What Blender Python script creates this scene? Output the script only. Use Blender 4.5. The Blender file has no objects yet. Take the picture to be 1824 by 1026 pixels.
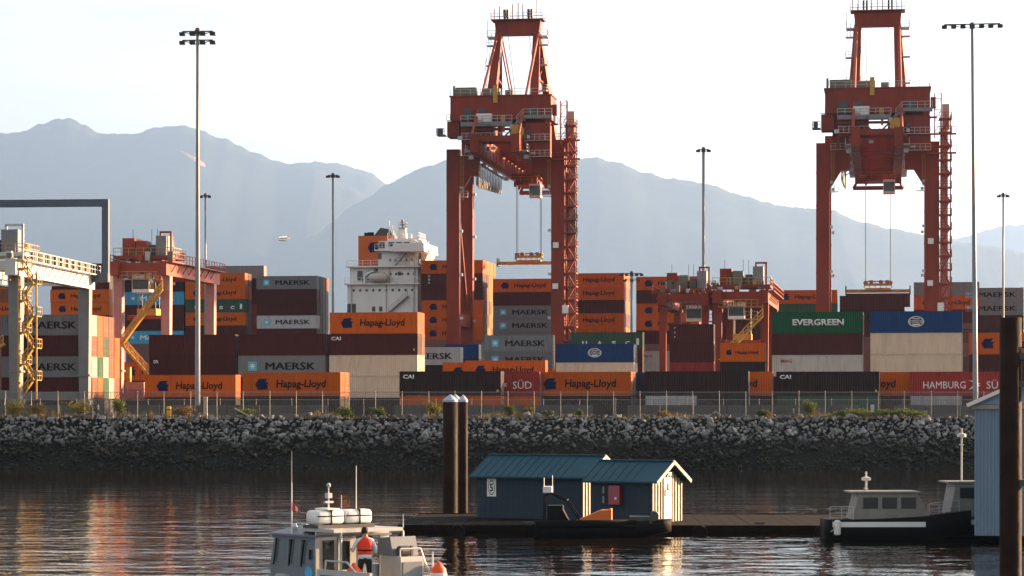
import bpy, bmesh, math, random
from mathutils import Vector, Matrix, noise
R = math.radians
random.seed(7)
scene = bpy.context.scene
COL = scene.collection

# ------------------------------------------------------------------ camera
F = 4560.0                      # focal length in pixels of the 1824 px wide photograph
HZ = 735.0                      # image row of the horizon
CAMZ = 6.0
cam_d = bpy.data.cameras.new('camera')
cam = bpy.data.objects.new('camera', cam_d); COL.objects.link(cam)
cam.location = (0, 0, CAMZ); cam.rotation_euler = (R(90), 0, 0)
cam_d.sensor_width = 36; cam_d.lens = 36 * F / 1824
cam_d.shift_y = (HZ - 513) / 1824
cam_d.clip_start = 0.5; cam_d.clip_end = 60000
scene.camera = cam

# ------------------------------------------------------------------ sky and sun
SUN_AZ, SUN_EL = R(61), R(11)   # azimuth clockwise from +Y
world = bpy.data.worlds.new('World'); scene.world = world; world.use_nodes = True
nt = world.node_tree; nt.nodes.clear()
sky = nt.nodes.new('ShaderNodeTexSky'); sky.sky_type = 'NISHITA'; sky.sun_disc = False
sky.sun_elevation = SUN_EL; sky.sun_rotation = SUN_AZ
sky.air_density = 0.8; sky.dust_density = 3.5; sky.ozone_density = 0.4
tc = nt.nodes.new('ShaderNodeTexCoord')
mp = nt.nodes.new('ShaderNodeMapping'); mp.inputs['Scale'].default_value = (3.0, 3.0, 16.0)
nz = nt.nodes.new('ShaderNodeTexNoise'); nz.inputs['Scale'].default_value = 1.6
nz.inputs['Detail'].default_value = 6; nz.inputs['Roughness'].default_value = 0.55
rmp = nt.nodes.new('ShaderNodeMapRange'); rmp.inputs['From Min'].default_value = 0.36
rmp.inputs['From Max'].default_value = 0.62; rmp.inputs['To Min'].default_value = 0.68; rmp.inputs['To Max'].default_value = 0.92
# thin cloud: the sky's own light spread white, brighter towards the sun as in the photograph
hsv = nt.nodes.new('ShaderNodeHueSaturation'); hsv.inputs['Saturation'].default_value = 0.25; hsv.inputs['Value'].default_value = 2.8
addc = nt.nodes.new('ShaderNodeMix'); addc.data_type = 'RGBA'; addc.blend_type = 'ADD'; addc.inputs['Factor'].default_value = 1.0
addc.inputs['B'].default_value = (1.05, 0.84, 0.64, 1)
mixw = nt.nodes.new('ShaderNodeMix'); mixw.data_type = 'RGBA'
bg = nt.nodes.new('ShaderNodeBackground'); bg.inputs['Strength'].default_value = 0.0235
wo = nt.nodes.new('ShaderNodeOutputWorld')
L = nt.links.new
L(tc.outputs['Generated'], mp.inputs['Vector']); L(mp.outputs['Vector'], nz.inputs['Vector'])
L(nz.outputs['Fac'], rmp.inputs['Value']); L(rmp.outputs['Result'], mixw.inputs['Factor'])
L(sky.outputs['Color'], hsv.inputs['Color']); L(hsv.outputs['Color'], addc.inputs['A'])
L(sky.outputs['Color'], mixw.inputs['A']); L(addc.outputs['Result'], mixw.inputs['B']); L(mixw.outputs['Result'], bg.inputs['Color'])
L(bg.outputs['Background'], wo.inputs['Surface'])

sun_d = bpy.data.lights.new('sun', 'SUN'); sun_d.energy = 5.0; sun_d.angle = R(0.5); sun_d.color = (1.0, 0.60, 0.28)
sun = bpy.data.objects.new('sun', sun_d); COL.objects.link(sun)
to_sun = Vector((math.sin(SUN_AZ) * math.cos(SUN_EL), math.cos(SUN_AZ) * math.cos(SUN_EL), math.sin(SUN_EL)))
sun.rotation_euler = (-to_sun).to_track_quat('-Z', 'Y').to_euler()
sun.location = (60, 20, 80)

vs = scene.view_settings
vs.view_transform = 'Standard'; vs.look = 'None'; vs.exposure = 2.55; vs.gamma = 1.0; vs.use_curve_mapping = False
cy = scene.cycles
cy.use_denoising = True
cy.max_bounces = 5; cy.diffuse_bounces = 2; cy.glossy_bounces = 3; cy.transparent_max_bounces = 12
cy.transmission_bounces = 3; cy.volume_bounces = 0
cy.sample_clamp_indirect = 6.0

# ------------------------------------------------------------------ helpers
def P(x, y, d):
    return Vector(((x - 912) / F * d, d, CAMZ + (HZ - y) / F * d))
def PX(x, d):
    return (x - 912) / F * d

MATS = {}
def mat(name, col, rough=0.6, metal=0.0, var=0.12, scale=1.5, bump=0.0, bscale=8.0, spec=0.4, objvar=0.0,
        dirt=None, dirtamt=0.0, dirtscale=0.8, streak=False):
    if name in MATS: return MATS[name]
    m = bpy.data.materials.new(name); m.use_nodes = True
    n = m.node_tree; b = n.nodes['Principled BSDF']; lk = n.links.new
    b.inputs['Roughness'].default_value = rough; b.inputs['Metallic'].default_value = metal
    b.inputs['Specular IOR Level'].default_value = spec
    t = n.nodes.new('ShaderNodeTexCoord')
    mpp = n.nodes.new('ShaderNodeMapping')
    if streak: mpp.inputs['Scale'].default_value = (1, 1, 0.22)
    lk(t.outputs['Object'], mpp.inputs['Vector'])
    oi = n.nodes.new('ShaderNodeObjectInfo')
    ad = n.nodes.new('ShaderNodeVectorMath'); ad.operation = 'ADD'
    sc = n.nodes.new('ShaderNodeVectorMath'); sc.operation = 'SCALE'; sc.inputs['Scale'].default_value = 37.0
    cx = n.nodes.new('ShaderNodeCombineXYZ')
    lk(oi.outputs['Random'], cx.inputs['X']); lk(oi.outputs['Random'], cx.inputs['Y'])
    lk(cx.outputs['Vector'], sc.inputs[0]); lk(mpp.outputs['Vector'], ad.inputs[0]); lk(sc.outputs['Vector'], ad.inputs[1])
    ns = n.nodes.new('ShaderNodeTexNoise'); ns.inputs['Scale'].default_value = scale; ns.inputs['Detail'].default_value = 5
    lk(ad.outputs['Vector'], ns.inputs['Vector'])
    mr = n.nodes.new('ShaderNodeMapRange'); mr.inputs['From Min'].default_value = 0.25; mr.inputs['From Max'].default_value = 0.75
    mr.inputs['To Min'].default_value = 1 - var; mr.inputs['To Max'].default_value = 1 + var
    lk(ns.outputs['Fac'], mr.inputs['Value'])
    last = mr.outputs['Result']
    if objvar:
        m2 = n.nodes.new('ShaderNodeMapRange'); m2.inputs['To Min'].default_value = 1 - objvar; m2.inputs['To Max'].default_value = 1 + objvar
        lk(oi.outputs['Random'], m2.inputs['Value'])
        mu = n.nodes.new('ShaderNodeMath'); mu.operation = 'MULTIPLY'; lk(last, mu.inputs[0]); lk(m2.outputs['Result'], mu.inputs[1])
        last = mu.outputs['Value']
    cm = n.nodes.new('ShaderNodeVectorMath'); cm.operation = 'SCALE'; cm.inputs[0].default_value = col[:3]
    lk(last, cm.inputs['Scale'])
    cout = cm.outputs['Vector']
    if dirt:
        n2 = n.nodes.new('ShaderNodeTexNoise'); n2.inputs['Scale'].default_value = dirtscale; n2.inputs['Detail'].default_value = 7
        n2.inputs['Roughness'].default_value = 0.65
        lk(ad.outputs['Vector'], n2.inputs['Vector'])
        m3 = n.nodes.new('ShaderNodeMapRange'); m3.inputs['From Min'].default_value = 0.5; m3.inputs['From Max'].default_value = 0.75
        m3.inputs['To Max'].default_value = dirtamt
        lk(n2.outputs['Fac'], m3.inputs['Value'])
        mx = n.nodes.new('ShaderNodeMix'); mx.data_type = 'RGBA'; mx.inputs['B'].default_value = (*dirt, 1)
        lk(m3.outputs['Result'], mx.inputs['Factor']); lk(cout, mx.inputs['A']); cout = mx.outputs['Result']
    lk(cout, b.inputs['Base Color'])
    if bump:
        n4 = n.nodes.new('ShaderNodeTexNoise'); n4.inputs['Scale'].default_value = bscale; n4.inputs['Detail'].default_value = 4
        lk(t.outputs['Object'], n4.inputs['Vector'])
        bp = n.nodes.new('ShaderNodeBump'); bp.inputs['Strength'].default_value = bump; bp.inputs['Distance'].default_value = 0.1
        lk(n4.outputs['Fac'], bp.inputs['Height']); lk(bp.outputs['Normal'], b.inputs['Normal'])
    MATS[name] = m
    return m

class B:
    """collects shapes, then links them as ONE mesh object"""
    def __init__(s): s.v = []; s.f = []
    def add(s, vs, fs):
        o = len(s.v); s.v.extend([tuple(q) for q in vs]); s.f.extend([tuple(i + o for i in f) for f in fs]); return s
    def box(s, x0, x1, y0, y1, z0, z1):
        v = [(x0,y0,z0),(x1,y0,z0),(x1,y1,z0),(x0,y1,z0),(x0,y0,z1),(x1,y0,z1),(x1,y1,z1),(x0,y1,z1)]
        return s.add(v, [(0,3,2,1),(4,5,6,7),(0,1,5,4),(1,2,6,5),(2,3,7,6),(3,0,4,7)])
    def bar(s, a, b, w, h=None, w1=None, h1=None):
        a = Vector(a); b = Vector(b); h = h or w; w1 = w1 or w; h1 = h1 or h
        d = (b - a).normalized()
        up = Vector((0,0,1)) if abs(d.z) < 0.95 else Vector((0,1,0))
        r = d.cross(up).normalized(); u = r.cross(d).normalized()
        v = []
        for p, ww, hh in ((a, w, h), (b, w1, h1)):
            for sx, sy in ((-1,-1),(1,-1),(1,1),(-1,1)): v.append(p + r * sx * ww / 2 + u * sy * hh / 2)
        return s.add(v, [(3,2,1,0),(4,5,6,7),(0,1,5,4),(1,2,6,5),(2,3,7,6),(3,0,4,7)])
    def tube(s, a, b, r0, r1=None, n=8, cap=True):
        a = Vector(a); b = Vector(b); r1 = r0 if r1 is None else r1
        d = (b - a).normalized(); up = Vector((0,0,1)) if abs(d.z) < 0.95 else Vector((1,0,0))
        x = d.cross(up).normalized(); y = d.cross(x).normalized(); v = []
        for p, r in ((a, r0), (b, r1)):
            for i in range(n):
                t = 2 * math.pi * i / n; v.append(p + x * math.cos(t) * r + y * math.sin(t) * r)
        f = [(i, (i + 1) % n, n + (i + 1) % n, n + i) for i in range(n)]
        if cap: f += [tuple(range(n))[::-1], tuple(range(n, 2 * n))]
        return s.add(v, f)
    def pipe(s, pts, r, n=6):
        for p, q in zip(pts, pts[1:]): s.tube(p, q, r, n=n)
        return s
    def lathe(s, prof, n=16, c=(0,0,0), ax='z'):
        v = []; f = []
        for r, z in prof:
            for i in range(n):
                t = 2 * math.pi * i / n; q = (math.cos(t) * r, math.sin(t) * r, z)
                if ax == 'x': q = (z, q[0], q[1])
                elif ax == 'y': q = (q[1], z, q[0])
                v.append((q[0] + c[0], q[1] + c[1], q[2] + c[2]))
        for k in range(len(prof) - 1):
            for i in range(n):
                j = (i + 1) % n; f.append((k*n+i, k*n+j, (k+1)*n+j, (k+1)*n+i))
        f.append(tuple(range(n))[::-1]); f.append(tuple(range((len(prof)-1)*n, len(prof)*n)))
        return s.add(v, f)
    def prism(s, poly, axis, a, b):
        """2-D polygon (p,q) extruded along axis from a to b: y -> (p,.,q); x -> (.,p,q); z -> (p,q,.)"""
        def mk(p, q, t): return (p, t, q) if axis == 'y' else ((t, p, q) if axis == 'x' else (p, q, t))
        n = len(poly); v = [mk(p, q, a) for p, q in poly] + [mk(p, q, b) for p, q in poly]
        return s.add(v, [tuple(range(n)), tuple(range(2*n-1, n-1, -1))] + [(i, n+i, n+(i+1)%n, (i+1)%n) for i in range(n)])
    def rail(s, pts, h=1.1, r=0.05, mid=True, step=2.0):
        for p, q in zip(pts, pts[1:]):
            p = Vector(p); q = Vector(q); up = Vector((0,0,h)); ln = (q - p).length; k = max(1, round(ln / step))
            s.bar(p + up, q + up, r); 
            if mid: s.bar(p + up * .5, q + up * .5, r * .8)
            for i in range(k + 1):
                t = p.lerp(q, i / k); s.bar(t, t + up, r)
        return s
    def mesh(s, name, smooth=False):
        me = bpy.data.meshes.new(name); me.from_pydata(s.v, [], s.f)
        bm = bmesh.new(); bm.from_mesh(me); bmesh.ops.recalc_face_normals(bm, faces=bm.faces); bm.to_mesh(me); bm.free()
        if smooth: me.polygons.foreach_set('use_smooth', [True] * len(me.polygons))
        return me
    def build(s, name, m, parent=None, smooth=False, **kw):
        return obj(name, s.mesh(name, smooth), m, parent, **kw)

def obj(name, me, m=None, parent=None, loc=None, rot=None, scale=None, label=None, cat=None, group=None, kind=None):
    o = bpy.data.objects.new(name, me); COL.objects.link(o)
    if me is not None and m is not None:
        if not me.materials: me.materials.append(m)
        elif me.materials[0] is not m:
            o.material_slots[0].link = 'OBJECT'; o.material_slots[0].material = m
    if parent is not None: o.parent = parent
    if loc is not None: o.location = loc
    if rot is not None: o.rotation_euler = rot
    if scale is not None: o.scale = scale
    if label: o['label'] = label
    if cat: o['category'] = cat
    if group: o['group'] = group
    if kind: o['kind'] = kind
    return o
def empty(name, loc, rz, label, cat, group=None):
    return obj(name, None, loc=loc, rot=(0, 0, rz), label=label, cat=cat, group=group)
def copy_tree(o, parent=None):
    c = o.copy(); COL.objects.link(c)
    if parent is not None: c.parent = parent
    for ch in list(o.children): copy_tree(ch, c)
    return c

def text_mesh(s, w=None, h=None, bold=0.0, shear=0.0, space=1.0, ex=0.004):
    cu = bpy.data.curves.new('lettering', 'FONT'); cu.body = s; cu.offset = bold; cu.shear = shear
    cu.space_character = space; cu.resolution_u = 2
    o = bpy.data.objects.new('tmp_text', cu); COL.objects.link(o)
    dg = bpy.context.evaluated_depsgraph_get()
    me = bpy.data.meshes.new_from_object(o.evaluated_get(dg))
    bpy.data.objects.remove(o); bpy.data.curves.remove(cu)
    me.materials.clear()
    xs = [v.co.x for v in me.vertices]; ys = [v.co.y for v in me.vertices]
    x0, x1, y0, y1 = min(xs), max(xs), min(ys), max(ys)
    kh = (h / (y1 - y0)) if h else None; kw = (w / (x1 - x0)) if w else kh
    kh = kh or kw
    bm = bmesh.new(); bm.from_mesh(me)
    for v in bm.verts: v.co = Vector(((v.co.x - (x0 + x1) / 2) * kw, -ex, (v.co.y - (y0 + y1) / 2) * kh))
    r = bmesh.ops.extrude_face_region(bm, geom=bm.faces[:])
    for g in r['geom']:
        if isinstance(g, bmesh.types.BMVert): g.co.y += ex
    bmesh.ops.recalc_face_normals(bm, faces=bm.faces)
    bm.to_mesh(me); bm.free(); me.name = 'lettering'
    return me

# ------------------------------------------------------------------ colours
PSI = R(9)                                             # the terminal is turned 9 degrees, its right end towards us
U = Vector((math.cos(PSI), -math.sin(PSI), 0)); V = Vector((math.sin(PSI), math.cos(PSI), 0))
GZ = 5.1                                               # yard level above the water
M_red = mat('crane_red_paint', (0.215, 0.027, 0.009), 0.55, spec=.2, var=0.22, scale=0.5, dirt=(0.075, 0.022, 0.012), dirtamt=0.8, dirtscale=0.3, streak=True)
M_red2 = mat('yard_crane_red_paint', (0.27, 0.042, 0.018), 0.5, spec=.25, var=0.15, scale=0.6, dirt=(0.13, 0.05, 0.03), dirtamt=0.4)
M_pink = mat('faded_red_paint', (0.42, 0.20, 0.18), 0.55, var=0.12, scale=0.7, dirt=(0.2, 0.09, 0.07), dirtamt=0.4)
M_ygal = mat('yellow_paint', (0.46, 0.24, 0.025), 0.5, var=0.2, scale=1.5, dirt=(0.2, 0.1, 0.03), dirtamt=0.5)
M_galv = mat('galvanised_steel', (0.42, 0.43, 0.44), 0.45, 0.3, var=0.15, scale=2)
M_grey = mat('grey_paint', (0.17, 0.175, 0.18), 0.55, var=0.12, scale=1)
M_dkgrey = mat('dark_steel', (0.06, 0.06, 0.062), 0.5, 0.2, var=0.2, scale=1)
M_white = mat('white_paint', (0.72, 0.71, 0.68), 0.5, var=0.08, scale=0.8, dirt=(0.35, 0.28, 0.2), dirtamt=0.35)
M_black = mat('black_rubber', (0.008, 0.008, 0.008), 0.85, spec=.1, var=0.1)
M_glass = mat('dark_glass', (0.015, 0.02, 0.025), 0.08, spec=0.6, var=0.02)
M_olive = mat('olive_cabinet', (0.13, 0.12, 0.085), 0.6, var=0.15)
M_tan = mat('tan_panel', (0.42, 0.33, 0.26), 0.6, var=0.1)
M_rope = mat('wire_rope', (0.10, 0.10, 0.10), 0.5, 0.5, var=0.05)
M_conc = mat('concrete', (0.095, 0.09, 0.084), 0.85, var=0.2, scale=1.2, bump=0.3, bscale=5, dirt=(0.12, 0.11, 0.1), dirtamt=0.6)
M_mast = mat('mast_steel', (0.20, 0.21, 0.22), 0.45, 0.2, var=0.1, scale=1.2)

# ------------------------------------------------------------------ setting: water, yard, rock bank, mountains
def water_material():
    m = bpy.data.materials.new('harbour_water'); m.use_nodes = True; n = m.node_tree; b = n.nodes['Principled BSDF']; lk = n.links.new
    b.inputs['Base Color'].default_value = (0.012, 0.009, 0.006, 1); b.inputs['Roughness'].default_value = 0.04
    b.inputs['IOR'].default_value = 1.33
    t = n.nodes.new('ShaderNodeTexCoord')
    hs = []
    for sc, det, w in (((0.42, 0.55, 1), 3, 1.0), ((0.12, 0.16, 1), 2, 1.6), ((1.9, 2.3, 1), 2, 0.24)):
        mp = n.nodes.new('ShaderNodeMapping'); mp.inputs['Scale'].default_value = sc; mp.inputs['Rotation'].default_value = (0, 0, 0.15)
        lk(t.outputs['Object'], mp.inputs['Vector'])
        q = n.nodes.new('ShaderNodeTexNoise'); q.inputs['Scale'].default_value = 1.0; q.inputs['Detail'].default_value = det
        lk(mp.outputs['Vector'], q.inputs['Vector'])
        mm = n.nodes.new('ShaderNodeMath'); mm.operation = 'MULTIPLY'; mm.inputs[1].default_value = w; lk(q.outputs['Fac'], mm.inputs[0]); hs.append(mm.outputs['Value'])
    a = n.nodes.new('ShaderNodeMath'); lk(hs[0], a.inputs[0]); lk(hs[1], a.inputs[1])
    a2 = n.nodes.new('ShaderNodeMath'); lk(a.outputs['Value'], a2.inputs[0]); lk(hs[2], a2.inputs[1])
    # the lee of the bank is calm, the open basin is rippled
    sy = n.nodes.new('ShaderNodeSeparateXYZ'); lk(t.outputs['Object'], sy.inputs[0])
    cr = n.nodes.new('ShaderNodeMapRange'); cr.interpolation_type = 'SMOOTHSTEP'; cr.inputs['From Min'].default_value = 235; cr.inputs['From Max'].default_value = 120
    cr.inputs['To Min'].default_value = 0.22; cr.inputs['To Max'].default_value = 1.0; lk(sy.outputs['Y'], cr.inputs['Value'])
    am = n.nodes.new('ShaderNodeMath'); am.operation = 'MULTIPLY'; lk(a2.outputs['Value'], am.inputs[0]); lk(cr.outputs['Result'], am.inputs[1])
    bp = n.nodes.new('ShaderNodeBump'); bp.inputs['Strength'].default_value = 1.0; bp.inputs['Distance'].default_value = 0.07
    lk(am.outputs['Value'], bp.inputs['Height']); lk(bp.outputs['Normal'], b.inputs['Normal'])
    return m
B().add([(-21500,20,0),(21500,20,0),(21500,30000,0),(-21500,30000,0)], [(0,1,2,3)]).build('water', water_material(), kind='structure')

M_asph = mat('asphalt', (0.055, 0.054, 0.052), 0.9, var=0.25, scale=0.4, bump=0.2, bscale=6)
qc = P(912, HZ, 488); qc.z = 0                                   # quay edge passes here
def quay(t, off=0.0): return qc + U * t + V * off
a0, a1 = quay(-420), quay(420)
yd = B()
top = [(-420, 283), (420, 283), (a1.x, a1.y), (a0.x, a0.y)]
yd.prism(top, 'z', -3, GZ)
yd.build('yard_ground', M_asph, kind='structure')

# rock bank: a slope of individual stones
bank = B()
bank.prism([(270.5, -1.5), (286.5, -1.5), (286.5, 5.35), (281.5, 5.35), (273.6, 0)], 'x', -150, 150)
M_bankcore = mat('bank_rubble', (0.012, 0.011, 0.009), 0.95, spec=.1, var=0.3, bump=0.6, bscale=3)
embank = bank.build('rock_embankment', M_bankcore, kind='structure')
def rock_material():
    m = bpy.data.materials.new('riprap_rock'); m.use_nodes = True; n = m.node_tree; b = n.nodes['Principled BSDF']; lk = n.links.new
    b.inputs['Roughness'].default_value = 0.6; b.inputs['Specular IOR Level'].default_value = 0.2
    g = n.nodes.new('ShaderNodeNewGeometry'); sx = n.nodes.new('ShaderNodeSeparateXYZ'); lk(g.outputs['Position'], sx.inputs[0])
    ns = n.nodes.new('ShaderNodeTexNoise'); ns.inputs['Scale'].default_value = 0.35; ns.inputs['Detail'].default_value = 4; lk(g.outputs['Position'], ns.inputs['Vector'])
    ad = n.nodes.new('ShaderNodeMath'); ad.operation = 'MULTIPLY_ADD'; ad.inputs[1].default_value = 2.2
    lk(ns.outputs['Fac'], ad.inputs[0]); lk(sx.outputs['Z'], ad.inputs[2])
    # tide line: wet, weed-covered stone below about 2 m, dry grey stone above
    cr = n.nodes.new('ShaderNodeValToRGB'); e = cr.color_ramp.elements
    mr = n.nodes.new('ShaderNodeMapRange'); mr.inputs['From Min'].default_value = 0; mr.inputs['From Max'].default_value = 7; lk(ad.outputs['Value'], mr.inputs['Value'])
    e[0].position = 0.31; e[0].color = (0.010, 0.009, 0.006, 1); e[1].position = 0.69; e[1].color = (0.19, 0.185, 0.18, 1)
    q = e.new(0.47); q.color = (0.020, 0.017, 0.009, 1); q = e.new(0.56); q.color = (0.045, 0.044, 0.042, 1)
    lk(mr.outputs['Result'], cr.inputs['Fac'])
    vz = n.nodes.new('ShaderNodeTexVoronoi'); vz.inputs['Scale'].default_value = 1.3; lk(g.outputs['Position'], vz.inputs['Vector'])
    bw = n.nodes.new('ShaderNodeSeparateColor'); lk(vz.outputs['Color'], bw.inputs[0])
    m2 = n.nodes.new('ShaderNodeMapRange'); m2.inputs['To Min'].default_value = 0.45; m2.inputs['To Max'].default_value = 1.55; lk(bw.outputs[0], m2.inputs['Value'])
    mx = n.nodes.new('ShaderNodeVectorMath'); mx.operation = 'SCALE'; lk(cr.outputs['Color'], mx.inputs[0]); lk(m2.outputs['Result'], mx.inputs['Scale'])
    sp = n.nodes.new('ShaderNodeTexNoise'); sp.inputs['Scale'].default_value = 1.7; sp.inputs['Detail'].default_value = 5; sp.inputs['Roughness'].default_value = .7; lk(g.outputs['Position'], sp.inputs['Vector'])
    sr = n.nodes.new('ShaderNodeMapRange'); sr.inputs['From Min'].default_value = .60; sr.inputs['From Max'].default_value = .68; sr.inputs['To Max'].default_value = .7; lk(sp.outputs['Fac'], sr.inputs['Value'])
    m5 = n.nodes.new('ShaderNodeMix'); m5.data_type = 'RGBA'; m5.inputs['B'].default_value = (.13, .10, .055, 1); lk(sr.outputs['Result'], m5.inputs['Factor']); lk(mx.outputs['Vector'], m5.inputs['A'])
    lk(m5.outputs['Result'], b.inputs['Base Color'])
    return m
M_rock = rock_material()
def rock_shape(rng):
    bm = bmesh.new()
    for i in range(15):
        d = Vector((rng.gauss(0,1), rng.gauss(0,1), rng.gauss(0,1))).normalized() * rng.uniform(.8, 1.05)
        bm.verts.new((d.x * .62, d.y * .5, d.z * .42))
    bmesh.ops.convex_hull(bm, input=bm.verts[:])
    for v in [v for v in bm.verts if not v.link_faces]: bm.verts.remove(v)
    bm.normal_update()
    return [v.co.copy() for v in bm.verts], [tuple(v.index for v in f.verts) for f in (bm.verts.index_update(), bm.faces)[1]]
rng = random.Random(3)
shapes = [rock_shape(rng) for _ in range(14)]
rockmeshes = []
for vs_, fs_ in shapes:
    me = bpy.data.meshes.new('rock'); me.from_pydata([tuple(v) for v in vs_], [], fs_); me.materials.append(M_rock); rockmeshes.append(me)
rv = []; rf = []; n_big = 0
def bank_pt(x, t):                                   # t: 0 at the water, 1 at the crest
    wob = 0.5 * noise.noise(Vector((x * .07, t * 2, 0)))
    return Vector((x, 273.6 + 7.9 * t + wob, 5.55 * t + 0.25 * noise.noise(Vector((x * .2, t * 5, 3)))))
k = 0
xs_ = -84.0
cells = []
while xs_ < 84:
    for j in range(23):
        cells.append((xs_ + rng.uniform(-.4, .4), (j + rng.uniform(-.5, .5)) / 22.0))
    xs_ += 0.36
rng.shuffle(cells)
for (x, t) in cells:
    t = max(-0.06, min(1.06, t)); p = bank_pt(x, t); big = n_big < 300 and abs(x) < 57 and t > .12
    s = rng.uniform(.6, 1.1) if big else min(.75, .33 * math.exp(rng.gauss(0, .38)))
    rot = Matrix.Rotation(rng.uniform(0, 6.28), 3, 'Z') @ Matrix.Rotation(rng.uniform(-.7, .7) - .5, 3, 'X') @ Matrix.Rotation(rng.uniform(-.5, .5), 3, 'Y')
    if big:
        obj('rock', rng.choice(rockmeshes), M_rock, embank, loc=p + Vector((0, -.12, .1)), rot=rot.to_euler(), scale=(s, s, s)); n_big += 1
    else:
        vs_, fs_ = rng.choice(shapes); o = len(rv)
        rv.extend([tuple(p + rot @ (v * s)) for v in vs_]); rf.extend([tuple(i + o for i in f) for f in fs_])
me = bpy.data.meshes.new('riprap'); me.from_pydata(rv, [], rf)
obj('riprap', me, M_rock, embank, kind='stuff')

# mountains: ridges as height fields
M_forest = mat('forest_slope', (0.012, 0.019, 0.017), 0.95, var=0.5, scale=0.008, spec=0.1, dirt=(0.022, 0.025, 0.02), dirtamt=0.5, dirtscale=0.0015)
def ridge(name, prof, d, depth, seed, back=600):
    b = B(); nx, ny = 420, 40
    x0, x1 = prof[0][0], prof[-1][0]
    def hp(x):
        for (xa, ya), (xb, yb) in zip(prof, prof[1:]):
            if xa <= x <= xb:
                t = (x - xa) / (xb - xa); t = t * t * (3 - 2 * t) * .5 + t * .5; return ya + (yb - ya) * t
        return prof[-1][1]
    v = []
    for j in range(ny):
        tj = j / (ny - 4)                            # 0 foot, 1 crest, beyond 1 the far side
        for i in range(nx):
            x = x0 + (x1 - x0) * i / (nx - 1)
            h = CAMZ + (HZ - hp(x)) / F * d
            yy = d - depth * (1 - tj)
            X = (x - 912) / F * d
            q = Vector((X * .0006, yy * .0006, seed))
            nn = noise.fractal(q * 1.7, .9, 2.1, 5)
            sp = tj ** 1.15 if tj <= 1 else 1 - (tj - 1) * 2.2
            z = h * sp * (1 + .07 * nn * min(1, max(0, 1 - tj)) * 2.0 * min(1, tj * 2)) if tj < 1 else h * sp
            if abs(tj - 1) < .02: z += 15 * noise.fractal(Vector((X * .011, 0, seed)), .8, 2, 4)
            v.append((X + 160 * noise.noise(q * 2.0) * (1 - min(1, tj)), yy, max(z, -2) if j else -2))
    f = [(j*nx+i, j*nx+i+1, (j+1)*nx+i+1, (j+1)*nx+i) for j in range(ny-1) for i in range(nx-1)]
    b.add(v, f)
    return b.build(name, M_forest, smooth=True, kind='structure')
ridge('mountain_ridge', [(-700,330),(-400,290),(-200,262),(0,238),(40,235),(70,222),(105,211),(125,212),(150,222),(180,237),(240,240),(275,228),(320,223),(345,228),(400,248),(450,270),(510,292),(560,296),(620,330),(700,380),(800,430),(900,470)], 22500, 4300, 1.3)
def clearing(mtn, pts):
    """a bare cut strip lying on the slope"""
    bpy.context.view_layer.update(); c0 = Vector((0, 0, CAMZ)); v = []
    for x, y in pts:
        ok, hit, nr, _ = mtn.ray_cast(c0, (P(x, y, 1000.0) - c0).normalized())
        v.append(hit + nr * 12 if ok else P(x, y, 20000))
    n = len(pts) // 2
    B().add(v, [(i, i + 1, n + i + 1, n + i) for i in range(n - 1)]).build('clearing', mat('sunlit_bare_ground', (.55, .22, .17), .9, var=.2, scale=.01), mtn)  # bare soil, with the pink of the sunlight put into its colour
clearing(bpy.data.objects['mountain_ridge'], [(322,270),(333,274),(344,280),(354,286),(364,293),(323,273),(334,280),(345,289),(356,296),(366,300)])
ridge('mountain_ridge', [(300,420),(400,350),(470,305),(520,291),(560,288),(600,291),(650,304),(692,328),(760,370),(860,430)], 24500, 3700, 4.1)
ridge('mountain_ridge', [(480,470),(560,420),(640,360),(690,329),(720,313),(760,297),(800,284),(850,274),(910,268),(960,272),(1030,282),(1060,280),(1100,289),(1150,309),(1200,319),(1260,327),(1330,350),(1400,368),(1480,374),(1530,394),(1600,409),(1700,429),(1760,438),(1824,450),(2000,500),(2300,560),(2700,600)], 21000, 4100, 7.7)
ridge('mountain_ridge', [(1300,520),(1560,440),(1700,425),(1790,402),(1850,398),(1950,392),(2150,410),(2500,420),(2900,470)], 28000, 4500, 11.2)

# air: a thin even haze that the far slopes fade into
hz = bpy.data.materials.new('haze_air'); hz.use_nodes = True
hn = hz.node_tree; hn.nodes.clear()
pv = hn.nodes.new('ShaderNodeVolumePrincipled'); pv.inputs['Density'].default_value = 0.000032
pv.inputs['Color'].default_value = (0.34, 0.56, 1.0, 1); pv.inputs['Anisotropy'].default_value = 0.35
ho = hn.nodes.new('ShaderNodeOutputMaterial'); hn.links.new(pv.outputs['Volume'], ho.inputs['Volume'])
B().box(-22000, 22000, -400, 30500, -5, 2720).build('haze', hz, kind='stuff')

# ------------------------------------------------------------------ shipping containers
CC = {  # paint: colour
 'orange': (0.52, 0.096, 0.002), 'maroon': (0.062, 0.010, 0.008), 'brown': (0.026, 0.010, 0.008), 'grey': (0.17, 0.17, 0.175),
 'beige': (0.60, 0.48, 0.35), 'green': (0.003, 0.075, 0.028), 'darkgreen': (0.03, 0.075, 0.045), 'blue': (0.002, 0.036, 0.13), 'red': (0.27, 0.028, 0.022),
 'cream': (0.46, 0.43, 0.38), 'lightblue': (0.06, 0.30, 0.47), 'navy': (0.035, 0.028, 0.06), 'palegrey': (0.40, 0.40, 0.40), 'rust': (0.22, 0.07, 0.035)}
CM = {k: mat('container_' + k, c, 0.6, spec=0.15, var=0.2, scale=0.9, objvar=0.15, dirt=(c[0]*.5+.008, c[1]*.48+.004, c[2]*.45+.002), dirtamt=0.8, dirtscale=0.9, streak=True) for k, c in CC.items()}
CF = {k: mat('frame_' + k, (c[0]*.9, c[1]*.9, c[2]*.9), 0.6, spec=.15, var=0.15, scale=2) for k, c in CC.items()}
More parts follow.
